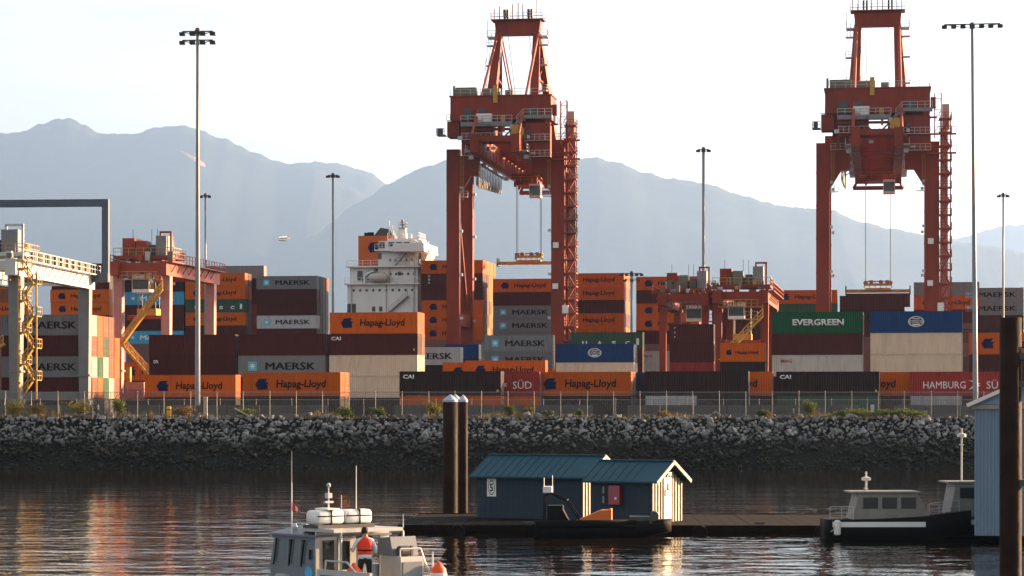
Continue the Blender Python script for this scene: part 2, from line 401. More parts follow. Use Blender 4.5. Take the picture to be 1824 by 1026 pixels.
M_let_w = mat('white_lettering', (0.68, 0.68, 0.66), 0.6, var=0.12, scale=2)
M_let_k = mat('black_lettering', (0.008, 0.009, 0.012), 0.7, spec=.1, var=0.1)
M_let_n = mat('navy_lettering', (0.006, 0.010, 0.055), 0.7, spec=.1, var=0.1)
M_let_r = mat('red_lettering', (0.42, 0.05, 0.05), 0.6, var=0.1)
M_let_s = mat('star_blue', (0.10, 0.42, 0.58), 0.6, var=0.1)
M_yel = mat('yellow_sticker', (0.7, 0.45, 0.03), 0.6)

def body_mesh(ln, h):
    b = B(); n = int(ln / 0.29); x0, x1 = .12, ln - .12; z0, z1 = .15, h - .11; pit = (x1 - x0) / n
    for y, sgn in ((0.02, 1), (2.42, -1)):
        pts = []
        for i in range(n):
            x = x0 + i * pit
            pts += [(x, y), (x + pit * .26, y), (x + pit * .5, y + sgn * .04), (x + pit * .76, y + sgn * .04)]
        pts.append((x1, y))
        v = [(p, q, z0) for p, q in pts] + [(p, q, z1) for p, q in pts]; m = len(pts)
        b.add(v, [(i, i+1, m+i+1, m+i) for i in range(m-1)])
    b.box(.08, ln - .04, .08, 2.36, h - .07, h - .03)                     # roof
    b.box(.03, .07, .1, 2.34, .15, h - .11)                               # front end
    b.box(.08, ln - .08, .1, 2.34, .10, .16)                              # floor
    return b.mesh('container_body')
def frame_mesh(ln, h):
    b = B()
    for x in (0, ln - .14):
        for y in (0, 2.30): b.box(x, x + .14, y, y + .14, .118, h - .118)
    for z0, z1 in ((.02, .15), (h - .11, h - .004)):
        for y in (.01, 2.36): b.box(.18, ln - .18, y, y + .07, z0, z1)
        for x in (.01, ln - .08): b.box(x, x + .07, .18, 2.26, z0, z1)
    for x in (-.004, ln - .174):
        for y in (-.004, 2.28):
            for z in (0, h - .118): b.box(x, x + .178, y, y + .164, z, z + .118)
    return b.mesh('container_frame')
def door_mesh(ln, h, k):
    b = B(); y0 = .15 + k * 1.075; y1 = y0 + 1.06; n = 5
    b.box(ln - .07, ln - .03, y0, y1, .16, h - .12)
    for i in range(n):
        z = .3 + i * (h - .6) / n; b.box(ln - .03, ln - .012, y0 + .1, y1 - .1, z, z + (h - .6) / n * .6)
    return b.mesh('container_door')
def rods_mesh(ln, h, k):
    b = B(); y0 = .15 + k * 1.075
    for dy in (.28, .78):
        b.tube((ln + .02, y0 + dy, .12), (ln + .02, y0 + dy, h - .1), .022, n=6)
        b.box(ln - .012, ln + .03, y0 + dy - .06, y0 + dy + .06, .9, 1.0)
    return b.mesh('lock_rods')
SHAPES = {}
def cshape(ln, h):
    if (ln, h) not in SHAPES:
        SHAPES[(ln, h)] = dict(body=body_mesh(ln, h), frame=frame_mesh(ln, h), d0=door_mesh(ln, h, 0), d1=door_mesh(ln, h, 1), r0=rods_mesh(ln, h, 0), r1=rods_mesh(ln, h, 1))
    return SHAPES[(ln, h)]
def thick_text(s, w, h, off):
    me = text_mesh(s, w=w, h=h); b = B()
    for k, dx in enumerate((-off, 0, off)):
        b.add([(v.co.x + dx, v.co.y - k * .003, v.co.z) for v in me.vertices], [tuple(p.vertices) for p in me.polygons])
    return b.mesh('lettering')
# marks painted on the sides (flat shapes a hair proud of the steel)
def flat(poly, ex=.004):
    return B().prism([(p, q) for p, q in poly], 'y', -ex, 0).mesh('emblem')
def hl_emblem():
    b = B()
    b.prism([(-.85,.0),(-.42,.64),(.66,.70),(.36,.26),(.82,.24),(.62,-.1),(.70,-.62),(-.52,-.66)], 'y', -.004, 0)
    return b.mesh('emblem')
def star():
    pts = []
    for i in range(14):
        r = .46 if i % 2 == 0 else .2; a = math.pi / 2 + i * math.pi / 7; pts.append((r * math.cos(a), r * math.sin(a)))
    return B().prism(pts, 'y', -.010, -.005).mesh('star')
def ring(a, b_, w):
    n = 28; v = []; f = []
    for i in range(n):
        t = 2 * math.pi * i / n
        for k in (1, 1 - w): v.append((a * k * math.cos(t), -.004, b_ * k * math.sin(t)))
    for i in range(n): j = (i + 1) % n; f.append((2*i, 2*j, 2*j+1, 2*i+1))
    return B().add(v, f).mesh('emblem')
def hs_emblem():
    b = B()
    b.prism([(-.85,.55),(-.2,.34),(.25,.02),(.62,.12),(.62,.2),(.2,.2),(-.3,.5)], 'y', -.004, 0)
    b.prism([(-.75,-.6),(-.35,-.2),(.05,-.04),(.62,-.04),(.62,-.14),(.15,-.2),(-.4,-.45)], 'y', -.009, -.005)
    return b.mesh('emblem')
LM = {
 'hapag': text_mesh('Hapag-Lloyd', w=6.2, h=1.22, bold=.02, shear=.08), 'hl': hl_emblem(),
 'maersk': thick_text('MAERSK', 6.9, 1.0, .05), 'sq': flat([(-.62,-.62),(.62,-.62),(.62,.62),(-.62,.62)]), 'star': star(),
 'ever': text_mesh('EVERGREEN', w=6.9, h=.86, bold=.03), 'u': text_mesh('U', w=.8, h=.75, bold=.04), 'a': text_mesh('A', w=.85, h=.75, bold=.03),
 's': text_mesh('S', w=.8, h=.75, bold=.04), 'c': text_mesh('C', w=.8, h=.75, bold=.04), 'bar': flat([(-.22,-.55),(.22,-.55),(.22,.55),(-.22,.55)]),
 'cosco': text_mesh('COSCO', w=1.7, h=.38, bold=.02), 'oval': ring(1.05, .72, .14), 'shield': flat([(-.55,.42),(.55,.42),(.42,.32),(-.42,.32)]), 'shield2': flat([(-.62,-.3),(.62,-.3),(.36,-.52),(-.36,-.52)]),
 'cai': text_mesh('CAI', w=1.35, h=.5, bold=.04), 'ham': text_mesh('HAMBURG', w=5.0, h=.85, bold=.0), 'sud': text_mesh('SÜD', w=2.3, h=1.08, bold=.0), 'hs': hs_emblem(),
 'msc': text_mesh('MAG', w=1.5, h=.42, bold=.03), 'dr': text_mesh('DR', w=.7, h=.42, bold=.03), 'p1': text_mesh('P', w=.36, h=.44, bold=.03), 'p2': text_mesh('E', w=.36, h=.44, bold=.03), 'p3': text_mesh('R', w=.36, h=.44, bold=.03),
 'pal': text_mesh('PAL', w=1.1, h=.62, bold=.03), 'stick': flat([(-.1,-.14),(.1,-.14),(.1,.14),(-.1,.14)]), 'code': text_mesh('CAIU 742 016', w=1.9, h=.2, bold=.01), 'vcode': flat([(-.1,-.8),(.1,-.8),(.1,.8),(-.1,.8)]),
}
MARKS = {  # kind: (paint, words, [(mesh, material, x fraction of length, z fraction of height, name)])
 'O': ('orange', 'orange lettered container', [('hl', M_let_n, .20, .5, 'emblem'), ('hapag', M_let_k, .60, .48, 'lettering')]),
 'o': ('orange', 'plain orange container', []),
 'M': ('grey', 'grey star-emblem container', [('sq', M_let_s, .165, .5, 'emblem'), ('star', M_let_w, .165, .5, 'star'), ('maersk', M_let_k, .60, .5, 'lettering')]),
 'N': ('palegrey', 'pale star-emblem container', [('sq', M_let_s, .165, .5, 'emblem'), ('star', M_let_w, .165, .5, 'star'), ('maersk', M_let_k, .60, .5, 'lettering')]),
 'L': ('lightblue', 'light blue lettered container', [('star', M_let_w, .14, .5, 'star'), ('maersk', M_let_w, .55, .5, 'lettering')]),
 'R': ('maroon', 'plain maroon container', []), 'K': ('brown', 'dark brown container', []),
 'r': ('maroon', 'maroon white-initial container', [('cai', M_let_w, .075, .78, 'lettering'), ('stick', M_yel, .96, .25, 'sticker')]),
 'k': ('brown', 'dark brown white-initial container', [('cai', M_let_w, .09, .78, 'lettering'), ('stick', M_yel, .97, .2, 'sticker')]),
 'd': ('maroon', 'maroon corner-initial container', [('dr', M_let_w, .08, .72, 'lettering')]),
 'G': ('green', 'green white-lettered container', [('ever', M_let_w, .51, .52, 'lettering')]),
 'U': ('darkgreen', 'dark green spaced-letter container', [('u', M_let_w, .19, .36, 'lettering'), ('a', M_let_w, .40, .36, 'lettering'), ('s', M_let_w, .60, .36, 'lettering'), ('c', M_let_w, .79, .36, 'lettering'), ('bar', M_let_w, .93, .45, 'stripe')]),
 'B': ('blue', 'blue oval-emblem container', [('oval', M_let_w, .50, .52, 'emblem'), ('cosco', M_let_w, .50, .52, 'lettering'), ('shield', M_let_w, .5, .52, 'emblem'), ('shield2', M_let_w, .5, .52, 'emblem')]),
 'b': ('blue', 'plain blue container', []), 'n': ('navy', 'plain navy container', []),
 'S': ('red', 'red white-lettered container', [('ham', M_let_w, .33, .45, 'lettering'), ('hs', M_let_w, .625, .45, 'emblem'), ('sud', M_let_w, .83, .48, 'lettering')]),
 'W': ('beige', 'plain beige container', []), 'T': ('cream', 'cream red-marked container', [('msc', M_let_r, .16, .72, 'lettering')]),
 'c': ('cream', 'plain cream container', []), 'g': ('grey', 'plain grey container', []), 'x': ('rust', 'plain rusty-red container', []), 'y': ('darkgreen', 'plain dark green container', []),
 'P': ('maroon', 'maroon stacked-letter container', [('p1', M_let_w, .13, .80, 'lettering'), ('p2', M_let_w, .13, .56, 'lettering'), ('p3', M_let_w, .13, .32, 'lettering')]),
 'q': ('red', 'red white-initial container', [('pal', M_let_w, .17, .40, 'lettering')]),
}
SMALL_MARK = {'O': .62, 'M': .62}
TIER = ['top', 'second from top', 'third from top', 'fourth from top', 'fifth from top', 'sixth from top', 'seventh from top']
ROWN = ['', 'second row', 'third row', 'fourth row', 'fifth row', 'sixth row', 'seventh row', 'eighth row']
def container(kind, origin, rz, ln, h, label, group, full=True):
    paint, words, marks = MARKS[kind]; s = cshape(ln, h)
    o = obj('shipping_container', s['body'], CM[paint], loc=origin, rot=(0, 0, rz), label=words + label, cat='shipping container', group=group)
    obj('frame', s['frame'], CF[paint], o)
    for k in (0, 1):
        d = obj('door', s['d%d' % k], CM[paint], o)
        if full: obj('lock_rods', s['r%d' % k], M_galv, d)
    for mk, mm, fx, fz, nm in marks:
        sc = 1 if ln > 8 else .5
        obj(nm, LM[mk], mm, o, loc=(ln * fx, -.006 if nm != 'lettering' or mk != 'cosco' else -.008, h * fz), scale=(sc, 1, sc if ln < 8 else h / 2.9))
    return o
def stack(desc, x, d, rows, base=GZ, top=None, ln=12.19, h=2.9, group='containers stacked in the yard', full=True, gap=.12, rz=-PSI):
    """rows: one string of kinds per row, front row first, written from the top tier down; x: image column of the near left corner"""
    o = Vector((PX(x, d), d, 0)); vdir = Vector((math.sin(-rz), math.cos(rz), 0))
    n = len(rows[0])
    if top is not None: base = top - n * h
    for r, row in enumerate(rows):
        ntop = n if not isinstance(row, tuple) else row[1]
        kinds = row if not isinstance(row, tuple) else row[0]
        for t, kd in enumerate(kinds):
            if kd == ' ': continue
            z = base + (ntop - 1 - t) * h
            jit = random.uniform(-.04, .04)
            lab = ', ' + (TIER[t] + ' in ' if r == 0 else ROWN[r] + ', ' + TIER[t] + ' in ') + desc
            container(kd, o + vdir * r * (2.44 + gap) + Vector((jit, jit, z)), rz, ln, h, lab, group, full)
    return o, base

def along(x, d, m):           # image column and depth m metres further along the row
    p = Vector((PX(x, d), d, 0)) + U * m
    return 912 + p.x / p.y * F, p.y
# --- yard, front line behind the fence
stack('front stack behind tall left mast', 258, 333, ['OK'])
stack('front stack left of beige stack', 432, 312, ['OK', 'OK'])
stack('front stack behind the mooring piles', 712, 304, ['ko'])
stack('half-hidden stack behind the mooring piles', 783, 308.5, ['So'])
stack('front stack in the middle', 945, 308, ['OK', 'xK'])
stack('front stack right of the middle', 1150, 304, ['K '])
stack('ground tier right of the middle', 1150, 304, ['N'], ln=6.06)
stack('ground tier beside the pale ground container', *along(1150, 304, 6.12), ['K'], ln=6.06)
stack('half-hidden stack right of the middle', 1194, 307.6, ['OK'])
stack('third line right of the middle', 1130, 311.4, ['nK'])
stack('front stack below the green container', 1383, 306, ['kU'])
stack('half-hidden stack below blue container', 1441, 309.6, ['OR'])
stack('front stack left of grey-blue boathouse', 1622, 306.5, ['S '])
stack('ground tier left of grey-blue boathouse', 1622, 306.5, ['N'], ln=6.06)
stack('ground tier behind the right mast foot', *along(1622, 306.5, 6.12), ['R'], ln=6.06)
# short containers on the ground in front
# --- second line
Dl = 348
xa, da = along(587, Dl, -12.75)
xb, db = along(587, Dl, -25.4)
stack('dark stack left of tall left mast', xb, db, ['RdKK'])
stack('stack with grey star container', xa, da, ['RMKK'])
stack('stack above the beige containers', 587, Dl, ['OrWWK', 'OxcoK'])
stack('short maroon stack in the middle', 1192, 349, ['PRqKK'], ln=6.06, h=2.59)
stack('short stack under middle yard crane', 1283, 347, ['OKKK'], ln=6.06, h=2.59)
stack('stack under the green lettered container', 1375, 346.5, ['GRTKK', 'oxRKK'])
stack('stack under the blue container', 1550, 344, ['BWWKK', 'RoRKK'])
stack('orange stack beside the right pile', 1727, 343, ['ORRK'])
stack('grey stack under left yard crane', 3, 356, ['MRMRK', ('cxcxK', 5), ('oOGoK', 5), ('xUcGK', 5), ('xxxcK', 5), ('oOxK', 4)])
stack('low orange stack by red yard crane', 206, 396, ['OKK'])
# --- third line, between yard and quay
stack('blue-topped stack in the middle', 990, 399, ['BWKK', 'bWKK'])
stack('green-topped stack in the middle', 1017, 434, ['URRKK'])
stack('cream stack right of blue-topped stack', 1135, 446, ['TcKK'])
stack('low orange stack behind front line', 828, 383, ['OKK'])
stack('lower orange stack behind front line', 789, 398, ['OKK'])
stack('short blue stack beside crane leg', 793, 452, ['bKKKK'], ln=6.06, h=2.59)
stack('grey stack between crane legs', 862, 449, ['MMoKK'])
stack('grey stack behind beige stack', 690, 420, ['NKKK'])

# ------------------------------------------------------------------ container ship
def ship_d(x, d0=497.0): return d0 / (1 + math.tan(PSI) * (x - 912) / F)
SHIPG = 'containers stacked on the ship'
hatches = []
def bay(desc, x, ytop, rows, **kw):
    d = ship_d(x) + kw.pop('back', 0)
    o, base = stack(desc, x, d, rows, top=CAMZ + (HZ - ytop) / F * d, h=2.59, group=SHIPG, full=False, **kw)
    hatches.append((o, base, len(rows)))
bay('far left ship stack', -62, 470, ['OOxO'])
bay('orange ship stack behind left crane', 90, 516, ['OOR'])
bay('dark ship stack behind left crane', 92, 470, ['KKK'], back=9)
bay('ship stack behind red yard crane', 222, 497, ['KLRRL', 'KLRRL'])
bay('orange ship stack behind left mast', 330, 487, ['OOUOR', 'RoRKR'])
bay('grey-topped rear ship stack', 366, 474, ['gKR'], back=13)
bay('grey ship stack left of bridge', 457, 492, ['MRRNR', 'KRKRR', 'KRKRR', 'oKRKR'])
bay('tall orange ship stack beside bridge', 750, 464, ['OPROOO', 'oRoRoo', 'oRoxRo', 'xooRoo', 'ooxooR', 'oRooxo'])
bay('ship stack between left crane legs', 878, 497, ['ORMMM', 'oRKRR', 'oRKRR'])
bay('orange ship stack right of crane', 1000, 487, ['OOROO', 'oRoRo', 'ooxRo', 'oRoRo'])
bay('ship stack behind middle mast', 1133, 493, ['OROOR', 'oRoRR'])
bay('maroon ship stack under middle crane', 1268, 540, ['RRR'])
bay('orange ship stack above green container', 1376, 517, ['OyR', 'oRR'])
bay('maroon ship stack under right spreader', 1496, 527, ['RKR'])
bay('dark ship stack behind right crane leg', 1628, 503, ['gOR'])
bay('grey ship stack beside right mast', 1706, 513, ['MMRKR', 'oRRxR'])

hull0 = P(912, HZ, 493); hull0.z = 0
ship = empty('container_ship', hull0, -PSI, 'container ship with white bridge and orange funnel behind the stacks', 'ship')
M_hull = mat('ship_hull', (0.03, 0.03, 0.04), 0.5, var=0.2, scale=0.1)
M_boot = mat('hull_red', (0.2, 0.03, 0.025), 0.6, var=0.2, scale=0.1)
def hull_ring(z, inset):
    return [(-150+inset, 4+inset), (-140+inset, inset), (120-inset, inset), (142-inset, 9+inset), (152-inset*2, 17), (142-inset, 25-inset), (120-inset, 34-inset), (-140+inset, 34-inset), (-150+inset, 30-inset)]
hb = B(); r0 = [(x, y, -2) for x, y in hull_ring(0, 2)]; r1 = [(x, y, 9.5) for x, y in hull_ring(0, 0)]; n = len(r0)
hb.add(r0 + r1, [(i, (i+1)%n, n+(i+1)%n, n+i) for i in range(n)] + [tuple(range(n, 2*n))])
hb.build('hull', M_hull, ship)
M_hatch = mat('hatch_steel', (0.16, 0.06, 0.05), 0.6, var=0.2, scale=0.5)
ship_inv = (Matrix.Translation(hull0) @ Matrix.Rotation(-PSI, 4, 'Z')).inverted()
for o, base, nr in hatches:
    q = ship_inv @ Vector((o.x, o.y, 0))
    B().box(q.x + .3, q.x + 11.9, q.y, q.y + nr * 2.56, 9.5, base - .02).build('hatch_coaming', M_hatch, ship)
# bridge house: local x along the ship, y away from us
def sx(px, d=503): return (ship_inv @ Vector((PX(px, d), d, 0))).x
def szz(y, d=503): return CAMZ + (HZ - y) / F * d
YB = 8.0
M_shipw = mat('ship_white', (0.74, 0.74, 0.72), 0.5, var=0.07, scale=0.3, dirt=(0.45, 0.36, 0.28), dirtamt=0.35, dirtscale=0.25, streak=True)
xl, xr = sx(612), sx(742)
hs = B()
hs.box(xl, xr, YB, 18, 9.5, szz(505)); hs.build('deckhouse', M_shipw, ship)
h2 = B(); h2.box(sx(616), xr - .05, YB + .35, 17.5, szz(505), szz(474)); h2.build('deckhouse', M_shipw, ship)
h3 = B(); h3.box(sx(668), xr - .1, YB + .7, 17, szz(474), szz(445)); h3.build('deckhouse', M_shipw, ship)
h4 = B(); h4.box(sx(670), xr + .4, YB + .2, 17, szz(445), szz(428)); br = h4.build('bridge', M_shipw, ship)
B().box(sx(684), xr + .2, YB + .9, 16, szz(428), szz(423)).build('bridge_roof', M_shipw, ship)
wing = B(); wing.box(sx(700), xr + 2.0, YB - 3.5, YB + .15, szz(449), szz(444)); wing.box(sx(720), xr + 2.0, YB + 2, 19, szz(449), szz(444)); wing.build('bridge_wing', M_shipw, ship)
bw = B(); bw.box(sx(703), xr + 1.95, YB - 3.5, YB - 3.4, szz(444), szz(434)); bw.box(xr + 1.85, xr + 1.95, YB - 3.35, 19, szz(444), szz(434)); bw.build('bulwark', M_shipw, ship)
M_shade = mat('ship_shade_beige', (0.5, 0.44, 0.4), 0.6, var=0.1, scale=0.3)  # shade under the wing put into the colour; pipes and cradle share it
B().prism([(xr + .45, szz(450)), (xr + 1.9, szz(450)), (xr + .45, szz(480))], 'y', YB + 1.2, 17).build('wing_bracket', M_shade, ship)
for z, zx in ((505, 612), (474, 616), (445, 668)):
    xl = sx(zx); s = B(); s.box(xl - .5, xr + .6, YB - .9, YB + 1, szz(z) - .12, szz(z) + .14); dk = s.build('deck_edge', M_shipw, ship)
    B().rail([(xl - .4, YB - .8, szz(z) + .14), (xr + .5, YB - .8, szz(z) + .14), (xr + .5, YB + 1, szz(z) + .14)], 1.1, .07, step=1.6).build('railing', M_shipw, dk)
for px0, px1, y0, y1, yy in ((612, 628, 540, 556, YB), (658, 664, 545, 554, YB), (671, 677, 545, 554, YB), (630, 640, 481, 499, YB + .35), (649, 661, 494, 499, YB + .35), (668, 674, 449, 460, YB + .2 + .5), (705, 711, 483, 490, YB + .35),
                              (671, 681, 430, 441, YB + .2), (688, 699, 430, 438, YB + .2), (702, 713, 430, 438, YB + .2), (716, 727, 430, 438, YB + .2), (663, 668, 477, 482, YB + .35)):
    w = B().box(sx(px0), sx(px1), yy - .06, yy + .02, szz(y1), szz(y0)).build('window', M_glass, ship)
    B().box(sx(px0) - .1, sx(px1) + .1, yy - .09, yy - .062, szz(y1) - .1, szz(y1)).build('sill', M_shipw, w)
for y0, y1, xa_, xb_ in ((500, 478, 640, 665), (556, 527, 690, 725), (474, 450, 700, 722)):
    st = B(); st.bar((sx(xa_), YB - .4, szz(y0)), (sx(xb_), YB - .4, szz(y1)), .8, .15); st.rail([(sx(xa_), YB - .75, szz(y0)), (sx(xb_), YB - .75, szz(y1))], 1, .06); st.build('outside_stair', M_grey, ship)
fb = B(); fb.box(sx(628), sx(690), YB + 2.2, YB + 8.5, szz(474), szz(417)); fun = fb.build('funnel', mat('funnel_orange', CC['orange'], .5, var=.1, scale=.3), ship)
obj('emblem', LM['hl'], M_let_n, fun, loc=(sx(656), YB + 2.19, szz(438)), scale=(1.35, 1, 1.5))
ex = B()
for px, y, r in ((640, 410, .7), (646, 409, .6), (662, 408, .5)): ex.tube((sx(px), YB + 5, szz(420)), (sx(px), YB + 5, szz(y)), r, n=10)
ex.build('exhaust_pipe', M_black, fun)
B().prism([(sx(654), szz(418)), (sx(690), szz(418)), (sx(684), szz(405)), (sx(668), szz(402))], 'y', YB + 3, YB + 8).build('exhaust_cowl', M_dkgrey, fun)
mz = szz(423)
ms = B(); ms.bar((sx(705), YB + 5, mz), (sx(705), YB + 5, szz(403)), 1.9, 1.9, 1.3, 1.3); mst = ms.build('radar_mast', M_shipw, ship)
t = B(); zt = szz(403)
t.box(sx(699), sx(712), YB + 4, YB + 6, zt, zt + .15); t.rail([(sx(699), YB + 4, zt + .15), (sx(712), YB + 4, zt + .15), (sx(712), YB + 6, zt + .15)], 1, .08, step=.7)
t.tube((sx(705), YB + 5, zt), (sx(705), YB + 5, szz(386)), .22); t.box(sx(702), sx(708), YB + 4.8, YB + 5.2, szz(390), szz(389)); t.box(sx(700.5), sx(710.5), YB + 4.6, YB + 4.9, szz(396), szz(395)); t.build('mast_platform', M_grey, mst)
for px, y, r in ((684, 390, .1), (690, 398, .1), (724, 415, .25), (730, 425, .08), (748, 430, .08), (757, 428, .08)):
    B().tube((sx(px), YB + 3, szz(446)), (sx(px), YB + 3, szz(y)), r).build('antenna', M_shipw, ship)
for px, y, r in ((749, 433, .75), (738, 431, .5)):
    d = B(); d.tube((sx(px), YB - 1, szz(446)), (sx(px), YB - 1, szz(y + 3)), .25); d.lathe([(.02, -r), (r*.7, -r*.7), (r, 0), (r*.7, r*.7), (.02, r)], 12, (sx(px), YB - 1, szz(y))); d.build('radome', M_shipw, ship, True)
ph = B().lathe([(.02, -.05), (.24, -.05), (.28, .02), (.02, .02)], 12, ax='y').mesh('porthole')
for px_, y_ in [(k, 516) for k in range(624, 740, 12)] + [(k, 487) for k in range(680, 740, 11)] + [(k, 462) for k in range(690, 740, 10)]:
    obj('porthole', ph, M_glass, ship, loc=(sx(px_), YB + (0 if y_ > 505 else .35 if y_ > 474 else .7) - .01, szz(y_)))
for px_, y0, y1 in ((620, 556, 506), (684, 556, 506), (735, 556, 506), (690, 504, 475), (736, 504, 446), (664, 504, 475)):
    B().tube((sx(px_), YB - .2 if y0 > 505 else YB + .1, szz(y0)), (sx(px_), YB - .2 if y0 > 505 else YB + .1, szz(y1)), .1, n=6).build('vent_pipe', M_shade, ship)
dv = B(); dv.bar((sx(646), YB - 1.0, szz(505)), (sx(646), YB - 1.0, szz(488)), .3); dv.bar((sx(646), YB - 1.0, szz(488)), (sx(663), YB - 1.4, szz(482)), .25); dv.build('deck_crane', M_shipw, ship)
B().lathe([(.05, -2.2), (.8, -1.6), (1.0, 0), (.8, 1.6), (.05, 2.2)], 12, (sx(672), YB - 1.2, szz(494)), 'x').build('work_boat_cradle', M_shade, ship, True)
B().rail([(sx(685), YB + 1, szz(423)), (xr, YB + 1, szz(423)), (xr, 16, szz(423))], 1.1, .08, step=1.5).build('railing', M_shipw, ship)

# ------------------------------------------------------------------ quay cranes
def stair_tower(root, x0, x1, y0, y1, z0, z1, m, step=2.45):
    t = B()
    for x in (x0, x1):
        for y in (y0, y1): t.bar((x, y, z0), (x, y, z1), .16)
    tw = t.build('stair_tower', m, root)
    k = 0; z = z0
    while z + step <= z1:
        ld = B(); ld.box(x0 - .35, x1 + .25, y0 - .3, y1 + .2, z + step - .22, z + step); ld.rail([(x0 - .3, y0 - .3, z + step), (x1 + .2, y0 - .3, z + step), (x1 + .2, y1 + .1, z + step)], 1.0, .09, step=1.2)
        ld.build('landing', m, tw)
        fl = B(); a, b = (x0 + .2, x1 - .2) if k % 2 == 0 else (x1 - .2, x0 + .2)
        fl.bar((a, y0 + .5, z), (b, y0 + .5, z + step - .2), .75, .26)
        fl.build('stair_flight', m, tw)
        z += step; k += 1
def quay_crane(px, d, label, group, ty, sz):
    p = P(px, HZ, d); p.z = GZ
    r = empty('quay_crane', p, -PSI * .92, label, 'crane', group)
    G = 15.24; X = 9.7; top = 49.3
    for y in (0, G):
        for s in (-1, 1):
            lb = B(); lb.box(s*X - 1.2, s*X + 1.2, y - .9, y + .9, 3.0, top)
            for z in range(8, 48, 6): lb.box(s*X - 1.26, s*X + 1.26, y - .96, y + .96, z, z + .12)
            lg = lb.build('leg', M_red, r)
            for z in (10, 18, 26, 34, 42): B().box(-s * 0 + s*X - s*1.2 - s*.35 - .25, s*X - s*1.2 - s*.35 + .25, y - 1.0, y - .5, z, z + .5).build('junction_box', M_galv, lg)
            bg_ = B()
            for q in (-2.6, -.9, .9, 2.6):
                bg_.lathe([(.02, -.25), (.45, -.25), (.45, .25), (.02, .25)], 12, (s*X + q, y, .46), 'y')
            bg_.box(s*X - 3.4, s*X + 3.4, y - .45, y + .45, .7, 1.7); bg_.box(s*X - 1.6, s*X + 1.6, y - .6, y + .6, 1.7, 3.0)
            bg_.build('bogie', M_dkgrey, r)
    for s in (-1, 1):
        B().box(s*X - .8, s*X + .8, .9, G - .9, 17.0, 19.2).build('portal_tie', M_red, r)
        B().box(s*X - .7, s*X + .7, .9, G - .9, 45.5, 48.4).build('portal_tie', M_red, r)
        B().tube((s*X, 1, 44.8), (s*X, G - 1, 20.5), .42, n=10).build('diagonal_brace', M_red, r)
        # bracket and upper column that carry the girder
        B().box(s*8.5, s*4.9, -.85, .85, 44.4, 48.0).build('bracket', M_red, r)
        B().box(s*8.0, s*5.0, -.7, .7, 48.0, 53.85).build('upper_column', M_red, r)
        B().prism([(s*8.5, 44.4), (s*8.5, 41.0), (s*6.4, 44.4)], 'y', -.6, .6).build('gusset', M_red, r)
        pl = B(); pl.box(s*8.45, s*6.9, -1.5, -.9, 40.4, 40.55); pl.rail([(s*8.3, -1.5, 40.55), (s*6.9, -1.5, 40.55), (s*6.9, -.9, 40.55)], 1.0, .06, step=.8); pl.build('leg_platform', M_galv, r)
    B().box(-X, X, G - .8, G + .8, 49.32, 52.2).build('rear_crossbeam', M_red, r)
    B().box(-X - 1.2, X + 1.2, -.55, .55, 3.05, 5.0).build('sill_beam', M_red, r)
    B().box(-X - 1.2, X + 1.2, G - .55, G + .55, 3.05, 5.0).build('sill_beam', M_red, r)
    # twin girder boom running away from us over the ship
    for s in (-1, 1):
        g = B(); g.box(s*3.7 - .75, s*3.7 + .75, -13.5, 52, 47.4, 50.6)
        for y in range(-12, 52, 4): g.box(s*3.7 - .82, s*3.7 + .82, y, y + .15, 47.35, 50.65)
        gd = g.build('boom_girder', M_red, r)
        w = B(); w.box(s*4.5, s*5.6, -12, 51, 47.7, 47.82); w.rail([(s*5.55, -12, 47.82), (s*5.55, 51, 47.82)], 1.1, .07, step=2); w.build('boom_walkway', M_galv, gd)
        for y in range(-10, 50, 6): B().bar((s*4.5, y, 50), (s*5.6, y, 47.8), .12).build('walkway_bracket', M_red, gd)
    for y in list(range(-13, -3, 5)) + list(range(22, 53, 5)): B().box(-2.95, 2.95, y, y + .5, 49.4, 50.4).build('girder_tie', M_red, r)
    for y in range(22, 47, 5): B().bar((-2.95, y + .5, 49.9), (2.95, y + 5, 49.9), .25).build('girder_brace', M_red, r)
    tipb = B(); tipb.box(-4.6, 4.6, 52.02, 52.9, 46.6, 50.9); tipb.box(-5.0, 5.0, 52.92, 53.4, 45.4, 46.2); tipb.bar((-4.4, 52.5, 46.6), (-4.9, 53.2, 45.8), .4); tipb.bar((4.4, 52.5, 46.6), (4.9, 53.2, 45.8), .4); tipb.build('boom_tip', M_red, r)
    # machinery house, over the landside end of the girder
    mh = B(); mh.box(-9.2, 9.2, -6.6, .8, 53.9, 58.2)
    for x in (-9.2, -4.6, 0, 4.6, 9.0): mh.box(x, x + .16, -6.66, .86, 53.95, 58.15)
    mh.box(-9.4, 9.4, -6.8, 1.0, 58.2, 58.42)
    h = mh.build('machinery_house', M_red, r)
    B().rail([(-9.2, -6.6, 58.42), (9.2, -6.6, 58.42), (9.2, .8, 58.42)], 1.1, .07, step=1.8).build('railing', M_galv, h)
    for q in (-7.6, 1.9): B().box(q, q + 6.1, -5, -.2, 50.65, 53.9).build('house_support', M_red, h)
    for x0, x1, y0, z in ((-8.4, -4.6, -5.8, 60.0), (-3.4, -.4, -5.4, 59.8), (.6, 2.0, -5.0, 59.5), (-9.0, -8.6, -5, 60.4)):
        B().box(x0, x1, y0, y0 + 2.2, 58.45, z).build('roof_cabinet', M_olive, h)
    B().box(-1.3, -.5, -6.95, -6.72, 57.0, 60.2).build('ladder_panel', M_ygal, h)
    for x in (-6.8, -4.2, 5.0):
        v_ = B(); v_.box(x, x + 1.6, -6.75, -6.67, 54, 56); v_.build('louvre', M_dkgrey, h)
